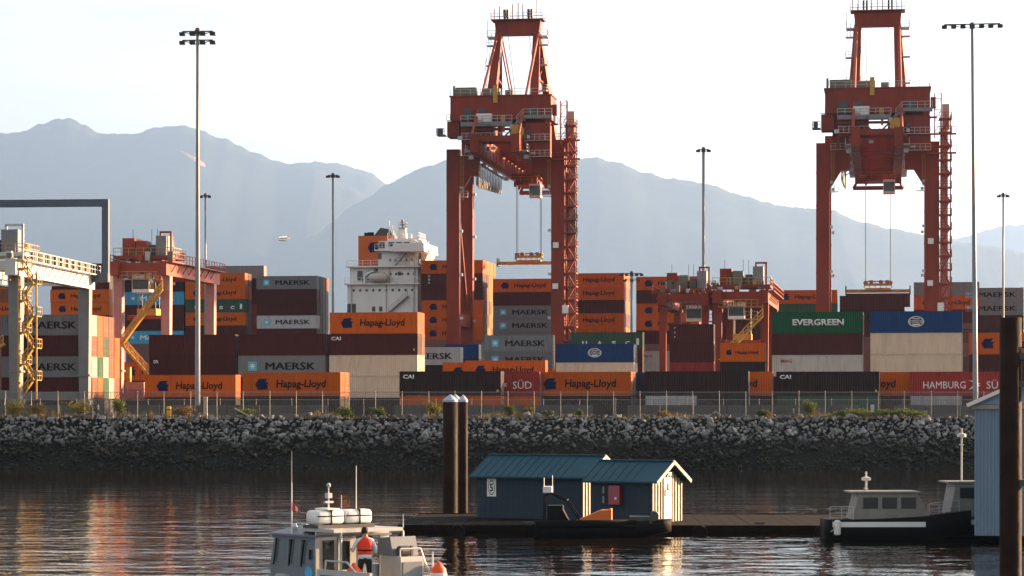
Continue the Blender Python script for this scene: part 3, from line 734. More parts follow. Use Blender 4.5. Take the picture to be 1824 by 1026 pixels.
    ep = B(); ep.box(9.22, 10.4, -6.3, -4.4, 53.0, 53.15); ep.box(9.3, 10.2, -6, -5.2, 54.6, 56.6); ep.rail([(10.4, -6.3, 53.15), (10.4, -4.4, 53.15)], 1.1, .07); ep.build('side_platform', M_red, h)
    ep2 = B(); ep2.box(-11.4, -9.92, -8.6, -6.4, 51.0, 51.2); ep2.rail([(-10, -8.6, 51.2), (-11.4, -8.6, 51.2), (-11.4, -6.4, 51.2)], 1.1, .09, step=.8); ep2.box(-11.2, -10.4, -8.2, -7.4, 51.2, 52.4); ep2.build('side_platform', M_dkgrey, h)
    B().box(-9.9, -7.65, -6.0, -2.0, 51.0, 53.85).build('counter_box', M_red, r)
    # grey walkways on the near face
    wk = B(); wk.box(-7.0, 2.4, -8.6, -6.9, 52.6, 53.4); fw = wk.build('front_walkway', M_grey, r)
    B().rail([(-7.0, -8.6, 53.4), (2.4, -8.6, 53.4)], 1.1, .08, step=1.4).build('railing', M_galv, fw)
    B().box(-4.2, -1.4, -8.4, -7.2, 53.35, 54.9).build('control_cabinet', M_white, fw)
    B().box(.3, .9, -8.3, -7.7, 53.35, 54.6).build('yellow_box', M_ygal, fw)
    rw = B(); rw.box(4.4, 9.6, -8.4, -6.9, 53.9, 54.5); rw.bar((4.4, -7.7, 54.2), (2.9, -7.7, 52.9), 1.2, .4); rr = rw.build('front_walkway', M_grey, r)
    B().rail([(3.2, -8.4, 53.2), (4.4, -8.4, 54.5), (9.6, -8.4, 54.5)], 1.1, .07, step=1.3).build('railing', M_galv, rr)
    for z in (49.7, 51.9): B().box(-7.0, 2.2, -7.6, -7.1, z, z + .45).build('underframe_beam', M_red, r)
    for i in range(4): B().bar((-7 + i * 2.3, -7.35, 49.9 if i % 2 else 52.1), (-4.7 + i * 2.3, -7.35, 52.1 if i % 2 else 49.9), .28).build('underframe_brace', M_red, r)
    for x in (-7.0, 1.8): B().box(x, x + .4, -7.55, -7.15, 47.6, 52.6).build('underframe_post', M_red, r)
    B().box(4.6, 9.2, -7.6, -5.5, 47.0, 53.2).build('winch_house', M_red, r)
    # trolley, rails and festoon
    tr = B(); tr.box(-2.9, 2.9, ty - 4, ty + 4, 46.3, 47.3); tr.box(-2.2, 2.2, ty - 3, ty + 3, 45.2, 46.3)
    for q in (-3, 3):
        for s in (-1, 1): tr.lathe([(.02,-.2),(.5,-.2),(.5,.2),(.02,.2)], 12, (s*2.3, ty + q, 45.3), 'x')
    tro = tr.build('trolley', M_red, r)
    B().rail([(-3.4, ty - 4.2, 45.6), (3.4, ty - 4.2, 45.6), (3.4, ty + 4.2, 45.6)], 1.1, .07).build('railing', M_ygal, tro)
    cb = B(); cb.box(1.0, 3.2, ty - 7.2, ty - 4.4, 42.4, 45.0); cab = cb.build('operator_cab', M_white, r)
    B().box(1.15, 3.05, ty - 7.26, ty - 7.18, 42.8, 44.6).build('cab_window', M_glass, cab)
    B().box(3.18, 3.26, ty - 7.0, ty - 4.7, 42.8, 44.6).build('cab_window', M_glass, cab)
    B().box(1.8, 2.4, ty - 6, ty - 5.4, 45.0, 46.4).build('cab_hanger', M_red, cab)
    fs = B()
    for i in range(15):
        y = 6 + i * 2.0; dp = 4.4 - i * .09
        pts = [(-6.2, y + t * 1.9 , 47.2 - dp * (1 - (2 * t - 1) ** 4)) for t in [q / 8 for q in range(9)]]
        fs.pipe(pts, .09, 5); fs.pipe([(q[0] - .3, q[1], q[2] + .4) for q in pts], .09, 5)
    fs.bar((-6.3, 4, 47.5), (-6.3, 40, 47.5), .3); fs.build('festoon_cable', M_grey, r)
    fr_ = B()
    for i in range(7):
        y = 4 + 6.5 * i; fr_.bar((-4.4, y, 48.6), (-6.3, y, 47.5), .18)
    fr_.build('festoon_bracket', M_red, r)
    for s in (-1, 1):                                     # light floods and clutter under the girder
        for y in (-9, 6, 20, 34):
            fl = B(); fl.box(s*5.0 - .4, s*5.0 + .4, y - .3, y + .3, 46.6, 47.3); fl.bar((s*5.0, y, 47.3), (s*4.6, y, 47.6), .12); fl.build('flood_light', M_galv, r)
    # A-frame
    az = 72.6
    for s in (-1, 1):
        B().bar((s*3.6, 15.6, az), (s*4.3, 5.2, 52.0), 1.3, 1.3, 1.9, 1.9).build('mast_leg', M_red, r)
        B().bar((s*3.8, 16.8, az), (s*5.6, 28.5, 50.6), 1.1, 1.1, 1.6, 1.6).build('mast_leg', M_red, r)
        B().tube((s*3.9, 15.0, az - .2), (s*4.2, -13.0, 50.6), .27, n=10).build('backstay', M_red2, r)
        for q in (0, .5): B().tube((s*(3.9 - q), 16.8, az + .8), (s*(3.7 - q), 50.5, 50.6), .14, n=6).build('forestay', M_red2, r)
        B().tube((s*3.6, 11.8, 64), (s*4.1, 20.8, 64), .3, n=8).build('mast_strut', M_red, r)
        B().tube((s*2.0, 16, az + .5), (s*2.4, 44, 47.4), .05, n=5).build('hoist_rope', M_rope, r)
        for k_, (zz, yy) in enumerate(((61.5, 13.4), (66.5, 14.6), (70.4, 15.4))):
            lp = B(); lp.box(s*5.0 - .9, s*5.0 + .9, yy - .9, yy + .9, zz, zz + .15); lp.rail([(s*5.0 - .9, yy - .9, zz + .15), (s*5.0 + .9, yy - .9, zz + .15), (s*5.0 + .9, yy + .9, zz + .15)], 1.0, .07, step=.8)
            lp.bar((s*4.5, yy, zz + .1), (s*4.2, yy + .4, zz - .3), .3); lp.build('mast_platform', M_galv, r)
    for q0, q1 in ((60.5, 66.5), (66.5, 72)):
        for s in (-1, 1): B().tube((s*3.55, 5.2 + (q0 - 52) * .505, q0), (s*4.3 - s*.2, 28.5 - (q1 - 50.6) * .54, q1), .13, n=6).build('mast_brace', M_red, r)
    la = B()
    for x in (-5.6, -5.1): la.bar((x - .9, 12.4, 58.5), (x + .2, 15.0, az), .09)
    la.build('ladder', M_galv, r)
    B().prism([(-4.4, az + 2.6), (4.4, az + 2.6), (4.1, az - .1), (-4.1, az - .1)], 'y', 15.0, 17.4).build('apex_beam', M_red, r)
    ap = B(); ap.box(-5.0, 5.0, 14.2, 18.2, az + 2.62, az + 2.8); apx = ap.build('apex_platform', M_red, r)
    B().rail([(-5.0, 14.2, az + 2.8), (5.0, 14.2, az + 2.8), (5.0, 18.2, az + 2.8), (-5.0, 18.2, az + 2.8), (-5.0, 14.2, az + 2.8)], 1.1, .07, step=1.2).build('railing', M_galv, apx)
    for x in (-2.6, -2.0, 2.0, 2.6):
        B().lathe([(.02,-.18),(1.0,-.18),(.85,0),(1.0,.18),(.02,.18)], 16, (x, 16.2, az + 4.0), 'x').build('sheave', M_dkgrey, apx)
    for x, hgt in ((-3.6, 2.6), (-1.1, 3.0), (0, 3.3), (.9, 3.0), (3.5, 4.6), (4.4, 2.2), (-4.6, 2.2)):
        B().bar((x, 16, az + 2.8), (x, 16, az + 2.8 + hgt), .16).build('post', M_galv if x > 1 else M_red, apx)
    for s in (-1, 1):
        hb_ = B(); hb_.box(s*5.0 - .8, s*5.0 + .8, 14.6, 17.6, az - .6, az - .4); hb_.rail([(s*5.0 - .8, 14.6, az - .4), (s*5.0 + .8, 14.6, az - .4), (s*5.0 + .8, 17.6, az - .4)], 1.1, .07, step=.8); hb_.bar((s*5.7, 15, az - .4), (s*5.7, 15, az + 2.7), .1); hb_.build('side_basket', M_galv, r)
    # access tower on the right legs
    stair_tower(r, X + 1.5, X + 3.2, -.8, 1.6, 2.0, 54.0, M_red2)
    B().box(X + 1.75, X + 3.0, -.3, 1.2, 51.6, 56.0).build('lift_car', M_tan, r)
    B().box(X + 1.6, X + 2.8, 1.9, 2.9, 2.0, 52.0).build('lift_shaft', M_tan, r)
    lt = B()
    for x in (X + .4, X + 1.6): lt.bar((x, -.4, 50), (x, -.4, 58), .14); lt.bar((x, 1.0, 50), (x, 1.0, 58), .14)
    for z in (51, 53, 55, 57): lt.bar((X + .4, -.4, z), (X + 1.6, -.4, z), .1); lt.bar((X + .4, -.4, z), (X + 1.6, -.4, z + 2 if z < 57 else 58), .08)
    lt.build('lift_frame', M_red2, r)
    bx = B(); bx.box(X + .9, X + 2.0, -1.4, -.95, 19, 20.5); bx.box(X - .8, X + .2, -1.3, -.95, 31, 32); bx.box(X - .9, X + .1, -1.3, -.95, 23.5, 24.5); bx.build('junction_box', M_white, r)
    # walkway collar at girder level, right side
    co = B(); co.box(X - 1.0, X + 4.2, -1.6, -1.0, 47.0, 47.3); co.rail([(X - 1, -1.6, 47.3), (X + 4.2, -1.6, 47.3)], 1.1, .08, step=1.2); co.box(X - 1.0, X + 4.2, -1.6, -1.0, 50.4, 50.7); co.rail([(X - 1, -1.6, 50.7), (X + 4.2, -1.6, 50.7)], 1.1, .08, step=1.2); co.build('tower_walkway', M_red2, r)
    rg = random.Random(5)
    for i in range(16):                                   # cabinets, lamps and cable drums along the near end
        x = rg.uniform(-8, 8); z = rg.uniform(47.2, 53.6); w, hh = rg.uniform(.3, .9), rg.uniform(.3, .9); y = -8.9 + rg.uniform(0, .4)
        B().box(x, x + w, y, y + .5, z, z + hh).build('fitting', rg.choice((M_galv, M_olive, M_dkgrey, M_red2, M_tan)), r)
    for z, x0, x1, y in ((50.2, -6.8, 2.2, -8.5), (47.0, 4.6, 9.3, -7.9), (49.9, 4.6, 9.3, -7.9), (48.0, -8.3, -4.9, -1.2), (48.0, 4.9, 8.3, -1.2), (53.9, -9.9, -9.2, -6.4)):
        cw_ = B(); cw_.box(x0, x1, y - .5, y + .2, z, z + .08); cw_.rail([(x0, y - .5, z + .08), (x1, y - .5, z + .08)], 1.05, .07, step=.9); cw_.build('catwalk', M_galv, r)
    for x, z0, z1 in ((-4.9, 47.6, 53.0), (3.2, 46.5, 53.0), (7.9, 41.0, 47.0), (-8.2, 40, 49)):
        ld_ = B()
        for q in (0, .5): ld_.bar((x + q, -7.2 if abs(x) < 7 else -1.1, z0), (x + q, -7.2 if abs(x) < 7 else -1.1, z1), .07)
        zz = z0
        while zz < z1: ld_.bar((x, -7.2 if abs(x) < 7 else -1.1, zz), (x + .5, -7.2 if abs(x) < 7 else -1.1, zz), .05); zz += .4
        ld_.build('ladder', M_ygal, r)
    dr_ = B().lathe([(.05, -.5), (1.2, -.5), (1.2, -.4), (.7, -.4), (.7, .4), (1.2, .4), (1.2, .5), (.05, .5)], 18, (3.4, -8.2, 51.6), 'y').build('cable_reel', M_ygal, r)
    # hoist ropes down to the spreader
    for x in (-2.35, 2.35):
        for q in (-1.0, 1.0): B().tube((x, ty + q, 45.3), (x, ty + q, sz + 2.3), .055, n=5).build('hoist_rope', M_rope, r)
    mw = Matrix.Translation(p) @ Matrix.Rotation(-PSI * .92, 4, 'Z')
    return r, mw @ Vector((0, ty, sz))
def spreader(pos, label, group):
    r = empty('spreader', pos, -PSI * .92, label, 'spreader', group)
    hbx = B(); hbx.box(-2.6, 2.6, -1.1, 1.1, 1.5, 1.9)
    hbx.rail([(-2.6, -1.1, 1.0), (2.6, -1.1, 1.0), (2.6, 1.1, 1.0), (-2.6, 1.1, 1.0), (-2.6, -1.1, 1.0)], 1.3, .12, step=1.0)
    for x in (-2.35, 2.35): hbx.lathe([(.02,-.15),(.45,-.15),(.45,.15),(.02,.15)], 12, (x, 0, 2.0), 'y')
    hbx.build('head_block', M_ygal, r)
    B().box(-2.4, 2.4, -.9, .9, .55, 1.0).build('head_block_base', M_ygal, r)
    mb = B(); mb.box(-6.0, 6.0, -.5, -.15, .15, .75); mb.box(-6.0, 6.0, .15, .5, .15, .75); mb.build('main_beam', M_ygal, r)
    for s in (-1, 1):
        e = B(); e.box(s*6.0, s*6.2, -1.2, 1.2, 0, .7); eb = e.build('end_beam', M_ygal, r)
        for y in (-1.15, 1.15): B().box(s*6.1 - .12, s*6.1 + .12, y - .1, y + .1, -.25, 1.4).build('flipper', M_dkgrey, eb)
    for x in (-1.6, .2, 1.4): B().box(x, x + .7, -.8, .8, 1.92, 2.5).build('cabinet', M_olive, r)
    return r
CG = 'red quay cranes'; SG = 'yellow spreaders under the quay cranes'
c1, s1 = quay_crane(901, 470, 'tall red quay crane nearest the ship bridge, yellow empty spreader below', CG, 31, 29.7)
c2, s2 = quay_crane(1563, 459, 'tall red quay crane on the right lifting a maroon container', CG, 33, 23.8)
spreader(s1, 'empty yellow spreader hanging between the left quay crane legs', SG)
spreader(s2, 'yellow spreader gripping a maroon container under right quay crane', SG)
hc = s2 + Vector((0, 0, -2.63)); hc -= Vector((math.cos(PSI * .92), -math.sin(PSI * .92), 0)) * 6.095 + Vector((math.sin(PSI * .92), math.cos(PSI * .92), 0)) * 1.22
container('R', hc, -PSI * .92, 12.19, 2.59, ' hanging from the right quay crane spreader', 'container held by a crane', False)

# ------------------------------------------------------------------ yard gantry cranes
def gantry(name_label, px, d, W, Ls, H, m_leg, m_beam, m_deck, stair_m, lw=1.5, trol=2.0, rz=-PSI, spread=True, overhead=False, zig=True, cabside=.42):
    p = P(px, HZ, d); p.z = GZ
    r = empty('yard_gantry_crane', p, rz, name_label, 'crane', 'yard gantry cranes')
    for x in (0, W):
        for y in (0, Ls):
            b = B(); b.bar((x, y, 2.0), (x, y, H), lw * .8, lw * .9, lw, lw)
            b.box(x - lw * .56, x + lw * .56, y - lw * .56, y + lw * .56, 2.0, 2.6); b.box(x - lw*.56, x + lw*.56, y - lw*.56, y + lw*.56, H * .33, H * .33 + .25); b.build('leg', m_leg, r)
            bo = B(); bo.box(x - 1.9, x + 1.9, y - .5, y + .5, 1.3, 2.0)
            bo.build('bogie', M_dkgrey, r)
            for q in (-1.2, 1.2):
                w = B().lathe([(.02,-.3),(.55,-.34),(.78,-.2),(.78,.2),(.55,.34),(.02,.3)], 18, (x + q, y, .78), 'y').build('wheel', M_black, r)
                B().lathe([(.02,-.37),(.4,-.37),(.4,.37),(.02,.37)], 12, (x + q, y, .78), 'y').build('rim', M_galv, w)
    for y in (0, Ls): B().box(lw*.5, W - lw*.5, y - .45, y + .45, 2.62, 3.7).build('sill_beam', m_leg, r)
    for x in (0, W):
        g = B(); g.box(x - .7, x + .7, -2.6, Ls + 2.6, H + .02, H + 2.1)
        gd = g.build('main_girder', m_beam, r); s = 1 if x else -1
        wk = B(); wk.box(x + s*.72, x + s*1.6, -2.4, Ls + 2.4, H + 1.9, H + 2.05); wk.rail([(x + s*1.55, -2.4, H + 2.05), (x + s*1.55, Ls + 2.4, H + 2.05)], 1.2, .1, step=1.5)
        for i in range(int(Ls / 3)): wk.bar((x + s*.72, i * 3, H + .6), (x + s*1.5, i * 3, H + 1.9), .12)
        wk.build('girder_walkway', m_deck, gd)
        B().box(x - .1, x + .1, -2.6, Ls + 2.6, H + 2.1, H + 2.28).build('trolley_rail', M_dkgrey, gd)
    for y in (-1.5, Ls + .9): B().box(.7, W - .7, y, y + .8, H + .5, H + 1.9).build('end_tie', m_beam, r)
    # trolley
    tz = H + 2.3
    tb = B(); tb.box(-.9, W + .9, trol - .2, trol + 6.2, tz + .3, tz + .8); tr = tb.build('trolley', m_beam, r)
    B().rail([(-.9, trol - .2, tz + .8), (W + .9, trol - .2, tz + .8), (W + .9, trol + 6.2, tz + .8)], 1.1, .08, step=1.2).build('railing', stair_m, tr)
    rg = random.Random(px)
    for x0, x1, z1, mm in ((.2, W*.28, 2.6, m_beam), (W*.3, W*.52, 2.2, M_red2 if m_beam is M_red2 else M_olive), (W*.58, W*.72, 1.6, M_dkgrey), (W*.74, W*.96, 2.9, M_grey)):
        B().box(x0, x1, trol + rg.uniform(.2, 1), trol + rg.uniform(3, 5), tz + .82, tz + .82 + z1).build('machinery', mm, tr)
    for x in (W*.35, W*.45): B().lathe([(.02,-.8),(.55,-.8),(.55,.8),(.02,.8)], 14, (x, trol + 5.2, tz + 1.4), 'x').build('hoist_drum', M_dkgrey, tr)
    fr = B(); fx0, fx1 = W * .80, W * 1.02
    for x in (fx0, fx1): fr.bar((x, trol + 1.2, tz + .8), (x, trol + 1.2, tz + 4.3), .28)
    fr.bar((fx0 - .14, trol + 1.2, tz + 4.3), (fx1 + .14, trol + 1.2, tz + 4.3), .28); fr.build('maintenance_frame', m_deck, tr)
    for x in (W*.1, W*.5, W*.62): B().bar((x, trol + 4, tz + .8), (x, trol + 4, tz + 5.0), .07).build('antenna', M_dkgrey, tr)
    for i in range(22):
        x = rg.uniform(-1.2, W + 1.0); y = rg.uniform(-1.5, 9); w, hh = rg.uniform(.25, .9), rg.uniform(.3, 1.5); z = tz + .82 if -.2 + trol < y < trol + 5.5 else H + 2.3
        B().box(x, x + w, y, y + w, z, z + hh).build('fitting', rg.choice((M_dkgrey, M_olive, m_beam, M_grey, M_galv, stair_m)), tr)
    for i in range(6):
        x = rg.uniform(0, W); B().bar((x, -1.3, H + rg.uniform(-1.5, .5)), (x, -1.3, H + 2.2), .14).build('hanger', m_deck, r)
    fb_ = B(); fb_.box(.2, W - .2, -2.0, -1.6, H - .6, H - .5); fb_.rail([(.2, -2.0, H - .5), (W - .2, -2.0, H - .5)], 1.1, .09, step=.9); fb_.build('front_catwalk', stair_m, r)
    # cab under the trolley
    cx0, cx1 = W * cabside, W * cabside + 2.6
    c = B(); c.box(cx0, cx1, trol - 1.2, trol + 1.4, H - 2.4, H + .3); cb = c.build('operator_cab', M_white, r)
    B().box(cx0 + .12, cx1 - .12, trol - 1.27, trol - 1.18, H - 1.9, H - .4).build('cab_window', M_glass, cb)
    B().box(cx1 - .03, cx1 + .05, trol - 1.0, trol + 1.2, H - 1.9, H - .4).build('cab_window', M_glass, cb)
    B().box(cx0 + .9, cx1 - .9, trol - .3, trol + .5, H + .3, tz + .3).build('cab_hanger', m_beam, cb)
    cp = B(); cp.box(cx1 + .06, cx1 + 2.0, trol - 1.0, trol + 1.2, H - 2.5, H - 2.35); cp.rail([(cx1 + .1, trol - 1, H - 2.35), (cx1 + 2, trol - 1, H - 2.35), (cx1 + 2, trol + 1.2, H - 2.35)], 1.1, .08, step=.9); cp.build('cab_platform', stair_m, cb)
    if spread:
        sp = B(); z = H - 6.2
        sp.box(.9, W - .9, trol + 1.4, trol + 2.0, z, z + .5); sp.box(.9, W - .9, trol + 3.0, trol + 3.6, z, z + .5)
        for x in (.7, W - 1.1): sp.box(x, x + .4, trol + 1.2, trol + 3.8, z - .2, z + .6)
        so = sp.build('spreader', M_red2, r)
        B().box(W*.3, W*.7, trol + 1.3, trol + 3.7, z + .52, z + 1.5).build('head_block', M_ygal, so)
        for x in (W*.32, W*.68):
            for y in (1.5, 3.5): B().tube((x, trol + y, z + 1.5), (x, trol + y, tz + .3), .05, n=5).build('hoist_rope', M_rope, so)
    # zigzag stair on the near side and machine skid on the sill
    if zig:
        sb = B(); pts = [(W - .2, -1.4, 4.0), (.9, -1.4, H * .52), (W - .2, -1.4, H - 2.0)]
        for a_, b_ in zip(pts, pts[1:]):
            sb.bar(a_, b_, .8, .3); sb.rail([(a_[0], -1.75, a_[2]), (b_[0], -1.75, b_[2])], 1.2, .12, step=1.2); sb.rail([(a_[0], -1.05, a_[2]), (b_[0], -1.05, b_[2])], 1.2, .12, step=1.2)
        sb.box(.2, 1.4, -1.9, -.9, H * .52 - .2, H * .52); sb.build('zigzag_stair', stair_m, r)
        sk = B(); sk.box(1.0, W - .8, -1.9, -.5, 3.0, 3.2); sk.box(W*.2, W*.58, -1.8, -.6, 3.2, 5.4); sk.rail([(1.0, -1.9, 3.2), (W - .8, -1.9, 3.2)], 1.1, .1, step=1.0); sk.build('power_skid', m_leg, r)
        B().box(W*.22, W*.30, -1.6, -.8, 5.4, 7.6).build('exhaust_stack', M_ygal, r)
    return r, W, Ls, H
r1, W1, L1, H1 = gantry('white yard gantry crane with yellow stairs at far left', -104, 322, 9.6, 33, 18.0, M_grey, mat('pale_grey_paint', (.52, .52, .50), .5, var=.1, scale=.6, dirt=(.3, .26, .2), dirtamt=.3), M_galv, M_ygal, lw=1.6, trol=1.0, zig=False, spread=False, rz=-R(5.5), cabside=.2)
# stairs wound round the near right leg, and the blue-grey hoisting frame above
ys = B()
k = 0; z = 3.0
while z < 18:
    a_, b_ = ((W1 + 1.2, -.9), (W1 + 2.5, -.9)) if k % 2 == 0 else ((W1 + 2.5, -.9), (W1 + 1.2, -.9))
    ys.bar((a_[0], -.9, z), (b_[0], -.9, z + 2.0), .7, .14); ys.rail([(a_[0], -1.3, z), (b_[0], -1.3, z + 2.0)], 1.1, .12, step=1.0)
    ys.box(b_[0] - .6, b_[0] + .6, -1.4, .6, z + 1.9, z + 2.02); ys.rail([(b_[0] - .6, -1.4, z + 2.0), (b_[0] + .6, -1.4, z + 2.0), (b_[0] + .6, .6, z + 2.0)], 1.1, .1, step=.8)
    z += 2.0; k += 1
for x in (W1 + .7, W1 + 3.0): ys.bar((x, -1.4, 2.6), (x, -1.4, 18.4), .18)
ys.build('leg_stair', M_ygal, r1)
dg = B(); dg.bar((W1 - 1.2, -1.2, 9.5), (W1 - 6.5, -1.2, 5.5), .9, .3); dg.rail([(W1 - 1.2, -1.6, 9.5), (W1 - 6.5, -1.6, 5.5)], 1.1, .12, step=1.0); dg.build('lower_stair', M_ygal, r1)
B().box(W1 - 7.5, W1 - 3.0, -2.2, -1.0, 2.9, 6.6).build('power_house', M_white, r1)
M_slate = mat('slate_blue_paint', (.06, .085, .12), .5, var=.1)
ov = B(); ov.box(-4, W1 + 3.0, L1 + 1.0, L1 + 1.9, 29.5, 30.5); ov.box(W1 + 2.1, W1 + 3.0, L1 + 1.0, L1 + 1.9, 20.3, 29.48); ov.box(-4, -3.1, L1 + 1.0, L1 + 1.9, 20.3, 29.48); ov.box(-4, W1 + 3.0, L1 + .8, L1 + 2.1, 19.0, 20.28); ov.build('hoisting_frame', M_slate, r1)
gm = B()
for i in range(9): gm.box(W1 + .75, W1 + 1.5, 3 + i * 3.2, 4.6 + i * 3.2, 20.1, 21.2)
gm.build('girder_cabinets', M_olive, r1)
gantry('pinkish red yard gantry crane with white cab left of the mast', 212, 378, 7.3, 24, 21.0, M_pink, M_red2, M_red2, M_ygal, lw=1.35, trol=0.5, cabside=.3)
gantry('red yard gantry crane with white cab right of the middle mast', 1279, 408, 7.4, 26, 18.2, M_red, M_red, M_red, M_ygal, lw=1.3, trol=0.5, cabside=.22)
gantry('red yard gantry crane just left of the middle mast', 1181, 421, 7.0, 26, 18.4, M_red, M_red, M_red, M_olive, lw=1.2, trol=4, zig=False, cabside=.5)

# ------------------------------------------------------------------ light masts
def light_mast(px, d, ytop, label, arms, r0=.31, r1=.17, lean=0.0):
    p = P(px, HZ, d); p.z = GZ; H = CAMZ + (HZ - ytop) / F * d - GZ
    r = empty('light_mast', p, -PSI * .5, label, 'light mast', 'lighting masts of the terminal')
    r.rotation_euler.y = lean
    B().lathe([(r0 * 1.9, 0), (r0 * 1.9, .06), (r0, .08), (r0 * .85, H * .35), (r0 * .65, H * .7), (r1, H)], 14).build('pole', M_mast, r, True)
    for z, half, n, w in arms:
        zz = H + z
        hb = B(); hb.bar((-half, 0, zz), (half, 0, zz), .14); hb.bar((-half, .0, zz - .02), (0, 0, zz - .5), .08); hb.bar((half, 0, zz - .02), (0, 0, zz - .5), .08)
        arm = hb.build('crossarm', M_dkgrey, r)
        for i in range(n):
            x = -half + 2 * half * i / (n - 1) if n > 1 else 0
            l = B(); l.prism([(-.34*w, -.1), (.34*w, -.1), (.24*w, -.48), (-.24*w, -.42)], 'x', x - .32*w, x + .32*w); l.bar((x, 0, zz * 0), (x, 0, -.12), .1)
            f_ = l.build('floodlight', M_dkgrey, arm, loc=(0, 0, zz))
    B().lathe([(.3, -.3), (.34, .1), (.2, .4)], 10, (0, 0, H)).build('mast_head', M_dkgrey, r)
    return r
light_mast(352, 291, 56, 'tall light mast with two rows of floodlights at left', [(0, 1.75, 4, 1.0), (-1.0, 1.75, 4, 1.0)])
light_mast(1738, 297, 46, 'tall light mast with one wide crossarm at right', [(0.2, 3.2, 7, .9)], lean=-R(.5))
light_mast(593, 474, 312, 'light mast in front of the ship left of its bridge', [(0, .9, 3, 1.2)], r0=.3, r1=.2)
light_mast(366, 478, 348, 'thin light mast just right of the tall left mast', [(0, .8, 2, 1.0)], r0=.26, r1=.18)
light_mast(1253, 432, 266, 'light mast between the red yard cranes in the middle', [(0, .9, 3, 1.1)], r0=.36, r1=.24)
light_mast(1787, 474, 347, 'light mast at the far right behind the pile', [(0, .8, 2, 1.1)], r0=.26, r1=.18)
light_mast(1125, 455, 487, 'short dark mast with double crossarms behind blue stack', [(0, 1.8, 5, 1.0), (-1.0, 1.2, 3, 1.0)], r0=.3, r1=.24)

# ------------------------------------------------------------------ fences, barriers and small things on the bank
M_post = mat('fence_post', (.24, .23, .22), .5, .3, var=.15, scale=3)
def chain_link():
    m = bpy.data.materials.new('chain_link'); m.use_nodes = True; n = m.node_tree; lk = n.links.new; b = n.nodes['Principled BSDF']
    b.inputs['Base Color'].default_value = (.10, .10, .10, 1); b.inputs['Roughness'].default_value = .6
    t = n.nodes.new('ShaderNodeTexCoord'); fac = []
    for a in (.785, -.785):
        mp = n.nodes.new('ShaderNodeMapping'); mp.inputs['Rotation'].default_value = (0, a, 0); lk(t.outputs['Object'], mp.inputs['Vector'])
        w = n.nodes.new('ShaderNodeTexWave'); w.inputs['Scale'].default_value = 4.5; w.bands_direction = 'X'; lk(mp.outputs['Vector'], w.inputs['Vector'])
        g = n.nodes.new('ShaderNodeMath'); g.operation = 'GREATER_THAN'; g.inputs[1].default_value = .975; lk(w.outputs['Fac'], g.inputs[0]); fac.append(g.outputs['Value'])
    mx = n.nodes.new('ShaderNodeMath'); mx.operation = 'MAXIMUM'; lk(fac[0], mx.inputs[0]); lk(fac[1], mx.inputs[1])
    tr = n.nodes.new('ShaderNodeBsdfTransparent'); ms = n.nodes.new('ShaderNodeMixShader')
    lk(mx.outputs['Value'], ms.inputs['Fac']); lk(tr.outputs['BSDF'], ms.inputs[1]); lk(b.outputs['BSDF'], ms.inputs[2])
    lk(ms.outputs['Shader'], n.nodes['Material Output'].inputs['Surface'])
    return m
M_chain = chain_link()
def fence(label, d, x0, x1, z0, h, step, r):
    f = empty('chain_link_fence', ((x0 + x1) / 2, d, z0), 0, label, 'fence')
    xm = (x0 + x1) / 2; post = B().lathe([(r, -.3), (r, h), (r * 1.5, h + .02), (r * .4, h + .12)], 8).mesh('post'); post.materials.append(M_post)
    panel = B().box(0, step, -.01, .01, .08, h - .05).mesh('mesh_panel'); panel.materials.append(M_chain)
    x = x0; i = 0
    while x <= x1:
        obj('post', post, M_post, f, loc=(x - xm, random.uniform(-.05, .05), random.uniform(-.05, .03)), rot=(random.uniform(-.015, .015), random.uniform(-.012, .012), 0))
        if x + step <= x1: obj('mesh_panel', panel, M_chain, f, loc=(x - xm, -.05, 0))
        x += step
    B().bar((x0 - xm, 0, h - .02), (x1 - xm, 0, h - .02), .06).build('top_rail', M_post, f)
    return f
fence('tall chain-link fence along the top of the rock bank', 283.6, -62, 62, 5.35, 2.95, 2.93, .04)
fence('lower chain-link fence further back from the bank', 292, -62, 62, GZ, 2.4, 4.1, .035)
bar_me = B().prism([(-.3, 0), (.3, 0), (.3, .2), (.14, .45), (.1, 1.15), (-.1, 1.15), (-.14, .45), (-.3, .2)], 'x', 0, 3.6).mesh('concrete_barrier')
lug = B().box(.5, .9, -.32, .32, 0, .1).box(2.7, 3.1, -.32, .32, 0, .1).mesh('foot')
for i in range(33):
    if i in (4, 11, 12, 19, 27): continue
    b_ = obj('concrete_barrier', bar_me, M_conc, loc=(-62 + i * 3.75, 288 + random.uniform(-.1, .1), GZ + .2), rot=(0, 0, random.uniform(-.02, .02)), label='grey concrete barrier in the line behind the chain-link fence', cat='barrier', group='concrete barriers behind the fence')
    b_.scale.z = 1.35
yb = B().lathe([(.26, 0), (.26, 1.3), (.2, 1.4)], 14).build('bollard', mat('bollard_yellow', (.75, .42, .02), .5), loc=(PX(301, 282.6), 282.6, 5.3), label='yellow bollard at the fence left of the tall mast', cat='bollard')
B().lathe([(.265, .95), (.265, 1.1)], 14).build('band', M_dkgrey, yb)
wp = B().box(-.2, .2, -.2, .2, 0, 2.35).build('wooden_post', mat('weathered_timber', (.42, .34, .26), .85, var=.2, scale=3), loc=(PX(366, 282.4), 282.4, 5.3), label='pale timber post beside the tall left mast', cat='post')
B().box(-.24, .24, -.24, .24, 2.35, 2.45).build('cap', M_galv, wp)
pk = B().bar((0, 0, 0), (1.6, .3, -.9), .22, .12).build('driftwood_plank', mat('driftwood', (.55, .45, .33), .85, var=.2), loc=(PX(418, 281.5), 281.5, 6.5), label='pale plank leaning on the bank right of tall mast', cat='plank')

